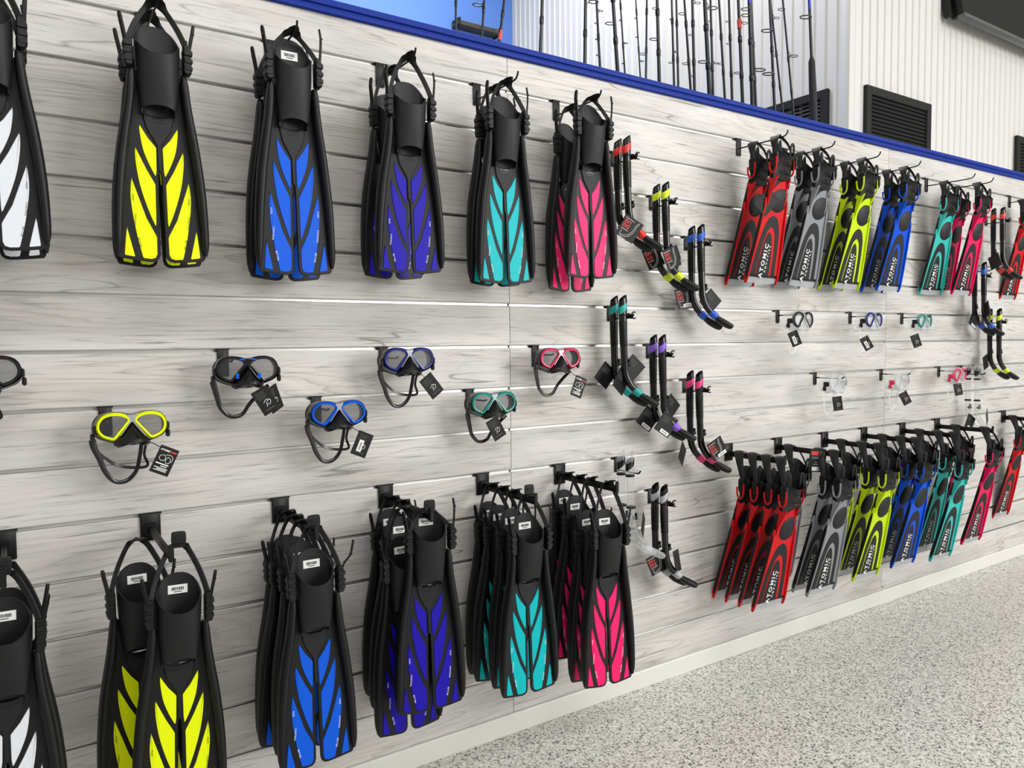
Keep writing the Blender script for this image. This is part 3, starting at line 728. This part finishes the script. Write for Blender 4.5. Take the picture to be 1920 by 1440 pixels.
# ------------------------------------------------------------------ masks
LENS_O = [(.012,.020),(.030,.031),(.055,.033),(.075,.026),(.086,.010),(.086,-.008),(.076,-.022),(.060,-.030),(.050,-.031),(.036,-.014),(.020,.006)]
def M_ring(s, grow0, grow1, y0, y1):
    def b():
        base = cr([(x, z) for x, z in LENS_O], 5, True); n = len(base)
        def off(d):
            o = []
            for i in range(n):
                t = (base[(i+1) % n]-base[i-1]).normalized(); o.append(base[i]+Vector((-t.y, t.x))*d)
            return o
        inn, out, mid = off(grow0), off(grow1), off((grow0+grow1)/2)
        mk = lambda L, y: [(s*p.x, y+.10*max(0, abs(p.x)-.045)*abs(p.x)/.09, p.y) for p in L]
        g = G(); g.loft([mk(out, y1), mk(out, (y0+y1)/2), mk(mid, y0), mk(inn, y0+.001), mk(inn, y1), mk(out, y1)], False, False); return g
    return b
def M_lens(s):
    def b():
        base = cr([(x, z) for x, z in LENS_O], 5, True); g = G()
        mk = lambda y: [(s*p.x, y+.10*max(0, abs(p.x)-.045)*abs(p.x)/.09, p.y) for p in base]
        return g.loft([mk(-.001), mk(.002)])
    return b
SKO = [(0,.036),(.030,.042),(.058,.043),(.083,.034),(.096,.012),(.096,-.012),(.086,-.030),(.064,-.041),(.046,-.047),(.030,-.052),(.022,-.056)]
def M_skirt():
    full = SKO+[(-x, z) for x, z in SKO[::-1] if x > 0]
    base = cr(full, 3, True); g = G(); rings = []
    for y, f, dz in ((-.002,.985,0),(.006,1,0),(.022,1.0,0),(.040,.96,-.002),(.055,.98,-.004),(.062,1.02,-.005),(.0605,.99,-.005),(.052,.93,-.004),(.038,.91,-.002),(.020,.94,0),(.004,.94,0)):
        rings.append([(p.x*f, y+.06*max(0, abs(p.x)-.045)*abs(p.x)/.09, p.y*f+dz) for p in base])
    rings.append(rings[0]); return g.loft(rings, False, False)
def M_nose():
    g = G(); P = [(0,.016),(.014,-.004),(.030,-.026),(.050,-.044),(.049,-.056),(.038,-.063),(.018,-.058),(0,-.054)]
    P2 = P+[(-x, z) for x, z in P[::-1] if x > 0]
    rings = []
    for y, f, dz in ((.012,1.0,0),(.0,.96,0),(-.014,.66,-.006),(-.024,.36,-.010)):
        rings.append([(x*f, y, -.026+(z+.026)*f+dz) for x, z in P2])
    return g.loft(rings)
def M_bridge():
    g = G(); g.prism([(-.014,.034),(.014,.034),(.008,.018),(.012,.006),(.034,-.026),(.030,-.026),(.006,.008),(0,.013),(-.006,.008),(-.030,-.026),(-.034,-.026),(-.012,.006),(-.008,.018)], .001, -.006, .001); return g
def M_buckle(s):
    def b():
        g = G(); g.box((s*.098,.020,-.006), (.012,.03,.026), .004); g.box((s*.102,.028,-.030), (.012,.018,.024), .004); return g
    return b
STRAPS = {0: [(-.102,.030,-.034),(-.098,.034,-.055),(-.083,.040,-.09),(-.070,.044,-.125),(-.045,.048,-.155),(-.012,.05,-.156),(.014,.048,-.13),(.024,.044,-.09),(.030,.040,-.052)],
  1: [(-.102,.030,-.034),(-.096,.036,-.055),(-.088,.04,-.085),(-.078,.042,-.115),(-.05,.044,-.14),(-.015,.044,-.136),(.01,.044,-.105),(.04,.040,-.075),(.07,.036,-.05)]}
def face(p, k=.35):
    o = []
    for i in range(len(p)):
        t = (p[min(i+1, len(p)-1)]-p[max(i-1, 0)]).normalized(); f = t.cross(Vector((.35,1,0)))
        o.append(f.normalized()+Vector((0,k,0)))
    return o
def M_strap(v, split):
    def b():
        g = G(); p = cr(STRAPS[v], 5); n = len(p)
        g.ribbon(p, [.020-.008*min(1, i/n/.5) for i in range(n)], .0028, face(p))
        if split:
            q = cr([(-.095,.036,-.062),(-.072,.044,-.085),(-.035,.05,-.112),(.012,.05,-.122),(.045,.044,-.118),(.036,.04,-.085),(.045,.036,-.045)], 5); g.ribbon(q, .0085, .0026, face(q))
        return g
    return b
def dive_mask(label, X, l, z, frame_m, skirt_m, lens_m=LENS, group='dive masks on the slat wall', yaw=0, roll=0, strap=0, tag=0, tag_loc=(.068,.02,-.10), tag_rot=24, tag_yaw=0, single=False, bridge=SILVER, tag2=None, accent=None, strap_m=None, buckle_m=None, tagsize=None, pitch=0):
    t = thing('dive_mask', label, 'dive mask', (X, -l, z), (math.radians(pitch), math.radians(roll), math.radians(yaw)), group)
    def obj(name, me, parent=None, loc=(0,0,0), rot=(0,0,0), label=None):
        o = OBJ(name, me, parent, loc, rot, label)
        if parent is t: o.scale = (.88, .88, .95 if name == 'strap' else .88)
        return o
    sk = obj('skirt', cached('M_skirt', M_skirt, skirt_m), t); obj('nose_pocket', cached('M_nose', M_nose, skirt_m), sk)
    for s in (-1, 1):
        obj('lens_frame', cached('M_ring_%d' % s, M_ring(s, -.0005, .009 if frame_m is not GLOSS else .010, -.0075, .006), frame_m), t)
        obj('lens', cached('M_lens_%d' % s, M_lens(s), lens_m), t)
        obj('buckle', cached('M_buckle_%d' % s, M_buckle(s), buckle_m or GLOSS), t)
        if accent:
            obj('accent', cached('M_acc_%d' % s, (lambda s=s: G().box((s*.0335,-.0085,-.020), (.010,.004,.017), .002).box((s*.018,-.0085,.0325), (.018,.004,.006), .002)), accent), t)
    obj('bridge', cached('M_bridge', M_bridge, bridge), t)
    obj('strap', cached('M_strap_%d_%d' % (strap, not single), M_strap(strap, not single), strap_m or (skirt_m if skirt_m is not CLEARS else CLEARS)), t)
    if tag is not None:
        mask_tag(t, tag_loc, (0, math.radians(tag_rot), math.radians(tag_yaw)), style=tag, **(tagsize or {}))
    if tag is not None:
        a = Vector((tag_loc[0], tag_loc[1]+.002, tag_loc[2]))+Vector((math.sin(R(tag_rot))*.030, 0, math.cos(R(tag_rot))*.030))
        e = Vector((.040 if tag_loc[0] > .02 else tag_loc[0]*.5, .012, -.044)); g = G(); g.tube(cr([e, (e+a)/2+Vector((.004,0,-.004)), a], 4), .0011, 6)
        OBJ('tag_cord', g.mesh('tag_cord', strap_m or RUB), t)
    if tag2: mask_tag(t, tag2[0], (0, math.radians(tag2[1]), math.radians(tag2[2])), style=1, **(tagsize or {}))
    return t

# ------------------------------------------------------------------ snorkels
def ring_e(cx, cy, cz, rx, ry, n=16, slx=0, tx=0):
    return [(cx+rx*math.cos(a), cy+ry*math.sin(a), cz+slx*rx*math.cos(a)) for a in [2*PI*k/n for k in range(n)]]
def spine(z):   # centre x of the straight tube: slight bow
    return -.022+.010*((.06-z)/.3)**2
def S_tube():
    g = G(); rings = []
    for z, rx, ry, sl in ((.078,.0145,.0115,1.0),(.055,.0165,.0125,.6),(.02,.0165,.0125,.3),(-.03,.0150,.0125,0),(-.08,.0135,.0125,0),(-.14,.0125,.012,0),(-.2,.0125,.012,0),(-.235,.013,.0125,0)):
        rings.append(ring_e(spine(z), 0, z, rx, ry, 16, sl))
    x0 = spine(-.235)
    for x, y, z, a in ((x0+.005,-.002,-.262,.25),(x0+.016,-.007,-.292,.6),(x0+.034,-.013,-.318,.9)):
        rings.append([(x+.0135*math.cos(q)*math.cos(a), y+.012*math.sin(q), z+.0135*math.cos(q)*math.sin(a)) for q in [2*PI*k/16 for k in range(16)]])
    return g.loft(rings, False, True).loft([ring_e(spine(.078), 0, .0765, .0125, .0095, 16, 1.0), ring_e(spine(.04), 0, .04, .0125, .0095, 16, .5)], False, True)
def S_band():
    g = G(); return g.loft([ring_e(spine(z), 0, z, rx, ry, 16, sl) for z, rx, ry, sl in ((.052,.0169,.0129,.75),(.050,.0176,.0135,.75),(.024,.0176,.0135,.9),(.022,.0169,.0129,.9))], False, False)
def S_ribs():
    g = G()
    for i in range(15):
        z = -.025-.0072*i; f = .0148-.00015*i
        g.loft([ring_e(spine(z), 0, z+.0022, f, .0128, 14), ring_e(spine(z), 0, z+.0008, f+.0028, .0136, 14), ring_e(spine(z), 0, z-.0008, f+.0028, .0136, 14), ring_e(spine(z), 0, z-.0022, f, .0128, 14)], False, False)
    return g
def S_mouth():
    g = G(); x0 = spine(-.235)
    path = [(x0+.046,-.018,-.332),(x0+.058,-.023,-.345),(x0+.075,-.030,-.360),(x0+.094,-.038,-.374),(x0+.106,-.043,-.382),(x0+.112,-.046,-.386)]
    g.tube(cr(path, 3), [.0135,.014,.0145,.015,.016,.018,.0185,.0185,.0185,.018,.0175,.0168,.016,.0145,.012,.006], 14, flat=(.82,1.1)); return g
def S_mband():
    g = G(); x0 = spine(-.235)
    path = [(x0+.032,-.012,-.315),(x0+.034,-.013,-.3175),(x0+.050,-.020,-.336),(x0+.052,-.021,-.338)]
    g.tube(path, [.0135,.0156,.0156,.0138], 16); return g
def S_clip():
    g = G(); x0 = spine(0)
    g.tube([(x0+.0165*math.cos(a)+.001, .0138*math.sin(a), .004) for a in [2*PI*k/14 for k in range(14)]], .003, 6, closed=True)
    g.box((x0+.022,-.004,.002), (.014,.014,.022), .003); g.box((x0+.028,-.014,-.002), (.010,.012,.018), .003)
    g.tube([(x0+.034+.011*math.cos(a), -.020, .004+.014*math.sin(a)) for a in [math.radians(60+i*24) for i in range(11)]], .0032, 6); return g
def S_knob():
    g = G(); x0 = spine(-.2); g.tube([(x0+.010,0,-.205),(x0+.018,-.002,-.205),(x0+.022,-.002,-.205)], [.009,.010,.008], 10); g.box((x0+.019,-.002,-.190), (.008,.010,.014), .002); return g
def S_cuff(k):
    def b():
        z = (-.015, -.155)[k]; g = G(); return g.loft([ring_e(spine(z), 0, z+d, f, f*.95, 16) for d, f in ((.005,.0145),(.004,.0168),(-.004,.0168),(-.005,.0145))], False, False)
    return b
def snorkel(color, X, l, z, label, group, yaw=0, roll=0, clip=True, clear=False, tag=None, dz=0, tag_args=None):
    t = thing('snorkel', label, 'snorkel', (X, -l, z), (0, math.radians(roll), math.radians(yaw)), group)
    t.scale = (1.12, 1.12, .9)
    tm = CLEARP if clear else GLOSS
    obj('tube', cached('S_tube', S_tube, tm), t)
    obj('colour_band', cached('S_band', S_band, S_COL[color]), t)
    if not clear: obj('flex_ribs', cached('S_ribs', S_ribs, RUB), t)
    else:
        for k in (0, 1): obj('cuff', cached('S_cuff_%d' % k, S_cuff(k), RUB), t)
    mp = obj('mouthpiece', cached('S_mouth', S_mouth, CLEARS if clear else RUB), t)
    if not clear: obj('mouth_band', cached('S_mband', S_mband, S_COL[color]), mp)
    if clip: obj('keeper_clip', cached('S_clip', S_clip, CLEARP if clear else RUB), t)
    obj('purge_knob', cached('S_knob', S_knob, RUB), t)
    for a in (tag_args or []): sv_tag(t, *a[:2], **(a[2] if len(a) > 2 else {}))
    return t

# ================================================================== PLACE EVERYTHING
NAME = {'white':'white','yellow':'lime yellow','blue':'bright blue','navy':'deep violet-blue','teal':'teal','pink':'hot pink','red':'red','grey':'grey'}
# --- upper row, split fins: one pair per hook   (standoff, yaw, sideways sway, rise of the body, length factor)
UP = [('white',-1.54),('yellow',-1.186),('blue',-.845),('navy',-.493),('teal',-.130),('pink',.216)]
UPX = {'white':((.10,-1,0,.0,.96),(.205,0,0,.005,.95)),'yellow':((.10,-1,-.6,.012,.985),(.20,0,0,.018,.985)),'blue':((.095,2,0,.04,1.06),(.205,0,0,.062,1.08)),
       'navy':((.075,3,0,.0,.97),(.205,-4,0,.002,.96)),'teal':((.105,2,0,.02,1.02),(.18,-3,0,.032,1.03)),'pink':((.075,3,0,.02,1.03),(.205,-4,0,.054,1.02))}
for c, X in UP:
    zt = peg_hook('black peg hook carrying the pair of %s split fins in the top row' % NAME[c], X, 0)
    for i, (l, yw, rl, up, sz) in enumerate(UPX[c]):
        lab = 'black split fin with %s panels, %s of the top-row pair' % (NAME[c], 'front' if i else 'rear')
        split_fin(c, X, l, zt, lab, 'split fins in the top row', tilt=-1.5 if i else -2.5, yaw=yw, roll=rl, tails=(2 if c in ('navy','teal','pink') else 0, 2 if c != 'yellow' else 0), sticker=(c == 'blue'), up=up, sz=sz)
# --- lower row, split fins   (standoff, yaw, sideways shift, rise, length factor)
LOW = [('white',-1.553,[(.22,1,0,0,1),(.30,0,0,0,1)]),('yellow',-1.213,[(.17,3,-.055,.0,1),(.28,-3,.025,-.012,1)]),('blue',-.850,[(.07,4,0,-.01,1),(.14,3,0,0,1),(.21,2,0,0,1),(.30,-1,0,0,1)]),
       ('navy',-.502,[(.05,0,0,.02,1),(.13,0,0,.01,1),(.235,-2,-.05,-.025,1),(.31,-6,.0,.072,1.02)]),('teal',-.126,[(.06,3,0,0,1),(.13,1,0,0,1),(.20,2,0,0,1),(.285,-3,0,0,1)]),
       ('pink',.220,[(.045,1,0,0,1),(.118,1,0,-.01,1),(.192,0,-.01,-.05,1.03),(.28,-6,0,-.03,1.05)])]
POS = {2:['rear','front'],4:['rearmost','second from the wall','third from the wall','frontmost'],3:['rearmost','middle','frontmost'],1:['only']}
for c, X, fins in LOW:
    zt = bar_hook('black bar hook carrying the %s split fins in the bottom row' % NAME[c], X, 9)
    n = len(fins)
    for i, (l, yw, dx, up, sz) in enumerate(fins):
        lab = 'black split fin with %s panels, %s on the bottom-row hook' % (NAME[c], POS[n][i])
        last = i == n-1
        split_fin(c, X, l, zt, lab, 'split fins in the bottom row', tilt=-2, yaw=yw, roll=[0,1.2,-1,0][i % 4], tab=last and c != 'pink', tails=(0, 1 if (last and c == 'blue') else (2 if c in ('navy','teal') else 0)), dx=dx, up=up, sz=sz)
# --- upper row, long fins with clear tips
UB = [('red',1.236,[(.085,4),(.205,0)]),('grey',1.565,[(.085,2),(.175,0)]),('yellow',1.923,[(.08,1),(.168,0)]),('blue',2.276,[(.085,2),(.175,0)]),('teal',2.817,[(.10,-4)]),('pink',3.02,[(.06,2),(.175,0)]),('red',3.81,[(.07,0)])]
for k, (c, X, fins) in enumerate(UB):
    far = ' at the right edge' if k == 6 else ''
    zt = peg_hook('black peg hook for the %s clear-tipped fins in the top row%s' % (NAME[c], far), X, 0, dz=-.04)
    for i, (l, yw) in enumerate(fins):
        nm = {2:('rear','front')}.get(len(fins), ('single',))[i]
        lab = 'black and %s fin with clear tip, %s on its top-row hook%s' % (NAME[c], nm, far)
        clear_fin(c, X, l, zt, lab, 'clear-tipped fins in the top row', tilt=-1, yaw=yw, roll=1 if i else 0, fwd=.03, tag={('red',1):((-.06,-.0,-.28),(0,R(45),R(-20))),('yellow',1):((.07,.04,-.15),(0,R(4),R(-30)))}.get((c, i)) if not far else None)
# --- lower row, long fins
LB = [('red',1.180,[(.065,0),(.137,0),(.209,0),(.281,0)]),('grey',1.532,[(.06,0),(.22,1),(.295,0)]),('yellow',1.899,[(.09,0),(.20,1),(.285,0)]),('blue',2.245,[(.10,0),(.195,1),(.275,0)]),('teal',2.616,[(.09,0),(.19,2),(.275,0)]),('pink',2.985,[(.10,0),(.255,0)]),('red',3.80,[(.05,0)])]
for k, (c, X, fins) in enumerate(LB):
    far = ' at the right edge' if k == 6 else ''
    zt = bar_hook('black bar hook for the %s clear-tipped fins in the bottom row%s' % (NAME[c], far), X, 9, L=.33 if c == 'grey' else .30)
    for i, (l, yw) in enumerate(fins):
        nm = POS[len(fins)][i]
        lab = 'black and %s fin with clear tip, %s on its bottom-row hook%s' % (NAME[c], nm, far)
        clear_fin(c, X, l, zt, lab, 'clear-tipped fins in the bottom row', tilt=0, yaw=yw, roll=1, fwd=.06, up=-.05 if (c == 'teal' and i == 2) else -.022, sz=1.03, tag=((-.05,-.03,-.045),(0,R(4),R(-22)),.085,.1,True) if (c == 'grey' and i == 1) else (((.06,.03,-.20),(0,R(40),0),.06,.06) if (c == 'red' and i == 3) else None))
# --- snorkels
SN = [('red',.497,1), ('yellow',.703,2), ('blue',.906,3), ('teal',.476,5), ('purple',.686,6), ('pink',.899,7), ('silver',.696,10)]
TAGS = {'red':[[((.0,-.03,-.29),(0,R(40),R(80)),dict(back=True))],[((-.05,-.045,-.315),(R(8),R(28),0))]],
 'yellow':[[((-.05,-.02,-.245),(0,R(-26),0))],[((-.02,-.03,-.25),(0,R(-24),R(8))),((.055,.02,-.24),(0,R(40),R(30)),dict(back=True))]],
 'blue':[[((-.055,.0,-.25),(0,R(-14),0),dict(barcode=True))],[((.065,.03,-.26),(0,R(44),0),dict(back=True))]],
 'teal':[[((-.055,.0,-.255),(0,R(40),R(10)),dict(back=True))],[((.05,.03,-.225),(0,R(45),0),dict(back=True)),((-.03,-.0,-.28),(0,R(38),R(20)),dict(back=True))]],
 'purple':[[((-.04,-.0,-.29),(0,R(38),0),dict(back=True,barcode=True))],[((.05,.03,-.24),(0,R(45),R(10)),dict(back=True)),((-.022,-.02,-.31),(0,R(36),0),dict(back=True,barcode=True))]],
 'pink':[[((-.055,.0,-.30),(0,R(40),R(30)),dict(back=True))],[((.022,-.05,-.27),(0,R(-28),0),dict(barcode=True))]],
 'silver':[[((-.035,-.03,-.27),(0,R(-22),0))],[((.045,.0,-.27),(0,R(28),R(60)),dict(back=True))]]}
def snorkel_pair(c, X, slot, place, clear=False, tags=None, rolls=(0,0), ls=(.055,.107), dz=-.035):
    w = 'clear snorkel with black cuffs' if clear else 'black snorkel with %s bands' % NAME.get(c, c)
    zt = peg_hook('black peg hook behind the %s snorkels %s' % ('clear' if clear else NAME.get(c, c)+'-banded', place), X, slot, L=.13, plate=(.024,.06), dz=-.045, tip=.012)
    for i, l in enumerate(ls):
        snorkel(c, X, l, FL-PITCH*slot+dz-.005, '%s, %s one, %s' % (w, 'front' if i else 'rear', place), 'snorkels on the slat wall', clip=bool(i), clear=clear, roll=rolls[i], tag_args=(tags or [[],[]])[i])
PL = {'red':'beside the pink top-row fins','yellow':'below and right of the red-banded pair','blue':'nearest the red top-row fins','teal':'under the red-banded pair','purple':'between teal and pink pairs','pink':'above the red bottom-row fins','silver':'beside the pink bottom-row fins'}
for c, X, s in SN: snorkel_pair(c, X, s, PL[c], tags=TAGS[c], rolls=(1.5,0))
snorkel_pair('black', .511, 9, 'above the pink bottom-row fins', clear=True, tags=[[],[((.06,.02,-.25),(0,R(40),R(40)),dict(back=True))]])
snorkel_pair('red', 3.514, 1, 'at the far right', tags=[[((-.04,-.02,-.27),(0,R(20),R(60)),dict(back=True))],[]])
snorkel_pair('blue', 3.30, 3, 'behind the far pink fins', dz=-.07, tags=[[((-.06,-.02,-.29),(0,R(30),0),dict(barcode=True,back=True))],[((.05,0,-.25),(0,R(40),R(20)),dict(back=True)),((-.05,-.03,-.22),(0,R(20),R(40)))]])
snorkel_pair('yellow', 3.50, 5, 'at the far right', tags=[[((-.06,.0,-.27),(0,R(20),R(40)),dict(barcode=True,back=True))],[]])
snorkel_pair('black', 3.247, 7, 'beside the pink clear mask', clear=True, dz=-.055, tags=[[((-.03,-.02,-.30),(0,R(30),0),dict(barcode=True,back=True))],[((.05,-.02,-.27),(0,R(40),R(30)),dict(back=True))]])
# --- masks on the left half
MC = {'yellow': A_COL['yellow'], 'blue': A_COL['blue'], 'navy': mat('mask_dark_blue', (22,34,120), .3), 'teal': mat('mask_teal', (20,140,126), .3), 'pink': mat('mask_pink', (218,44,92), .3)}
def mask_on_hook(nm, X, z, slot, hx, label, l=.13, L=.105, **k):
    peg_hook('black peg hook behind the %s' % nm, hx, slot, L=L, plate=(.032,.08), dz=-.03, tip=.003)
    dive_mask(label, X, l, z, **k)
mask_on_hook('lime yellow mask', -1.264, 1.253, 7, -1.314, 'black dive mask with lime yellow lens frames, lowest on the left', frame_m=MC['yellow'], skirt_m=GLOSS, tag=0, yaw=2, tag_loc=(.076,.01,-.100), tag_rot=26, tagsize=dict(w=.05, h=.075))
mask_on_hook('black mask cut by the left edge', -1.585, 1.403, 6, -1.635, 'all-black dive mask cut off by the left edge', frame_m=GLOSS, skirt_m=GLOSS, bridge=GLOSS, lens_m=LENSM, tag=None)
mask_on_hook('black mask with blue accents', -.967, 1.392, 6, -1.005, 'black dive mask with small bright blue accents', frame_m=GLOSS, skirt_m=GLOSS, bridge=GLOSS, accent=A_COL['blue'], tag=1, strap=1, single=True, tag_loc=(.042,-.02,-.088), tag_rot=-30, tag2=((.07,.0,-.085),-24,35), yaw=-4, tagsize=dict(w=.05, h=.075))
mask_on_hook('bright blue mask', -.703, 1.253, 7, -.730, 'black dive mask with bright blue lens frames, barcode on its tag', frame_m=MC['blue'], skirt_m=GLOSS, tag=2, tag_loc=(.066,-.01,-.098), tag_rot=24, yaw=-3, tagsize=dict(w=.05, h=.075))
mask_on_hook('dark blue mask', -.467, 1.410, 6, -.500, 'black dive mask with dark blue lens frames', frame_m=MC['navy'], skirt_m=GLOSS, lens_m=LENSM, tag=1, tag_loc=(.066,-.02,-.085), tag_rot=-38, strap=0, yaw=-4, tagsize=dict(w=.05, h=.075))
mask_on_hook('teal mask', -.151, 1.255, 7, -.174, 'black dive mask with teal lens frames', frame_m=MC['teal'], skirt_m=GLOSS, tag=1, strap=1, single=True, tag_loc=(-.005,-.02,-.085), tag_rot=-28, yaw=-5, tagsize=dict(w=.05, h=.075))
mask_on_hook('pink mask', .133, 1.402, 6, .111, 'black dive mask with pink lens frames', frame_m=MC['pink'], skirt_m=GLOSS, tag=0, strap=1, single=True, tag_loc=(.07,-.01,-.105), tag_rot=22, yaw=-5, tagsize=dict(w=.05, h=.075))
# --- clear masks on the right
CM = [('black-rimmed', 1.513, 1.552, 5, 1.52, INK, 'black', 2, (-.075,.0,-.085), -22), ('dark blue-rimmed', 2.082, 1.556, 5, 2.105, MC['navy'], 'dark blue', 2, (-.08,.0,-.115), -30), ('teal-rimmed', 2.557, 1.555, 5, 2.591, MC['teal'], 'teal', 1, (-.11,.0,-.105), -20),
      ('frameless', 1.79, 1.254, 7, 1.814, CLEARS, 'clear', 1, (-.01,.0,-.10), -8), ('frameless pink-buckled', 2.35, 1.242, 7, 2.397, CLEARS, 'clear', 1, (.03,.0,-.092), -28), ('pink-rimmed', 2.94, 1.255, 7, 2.993, MC['pink'], 'pink', 1, (-.03,.0,-.08), -12)]
for nm, X, z, slot, hx, fm, cn, tg, tl, tr in CM:
    pk = 'pink' in nm
    peg_hook('black peg hook behind the clear %s mask' % nm, hx, slot, L=.15, plate=(.024,.075), dz=-.02, tip=.008)
    lab = {'frameless':'clear frameless dive mask, leftmost of the lower clear masks','frameless pink-buckled':'clear frameless dive mask with pink buckles'}.get(nm, 'clear dive mask with %s lens frames' % cn)
    dive_mask(lab, X, .15, z, frame_m=fm, skirt_m=CLEARS, lens_m=LENSC, group='clear dive masks on the slat wall', tag=tg, tag_loc=tl, tag_rot=tr, tag_yaw=-38, yaw=6, strap=0, single=True, strap_m=CLEARS, buckle_m=MC['pink'] if pk else GLOSS, bridge=CLEARS if fm is CLEARS else SILVER)
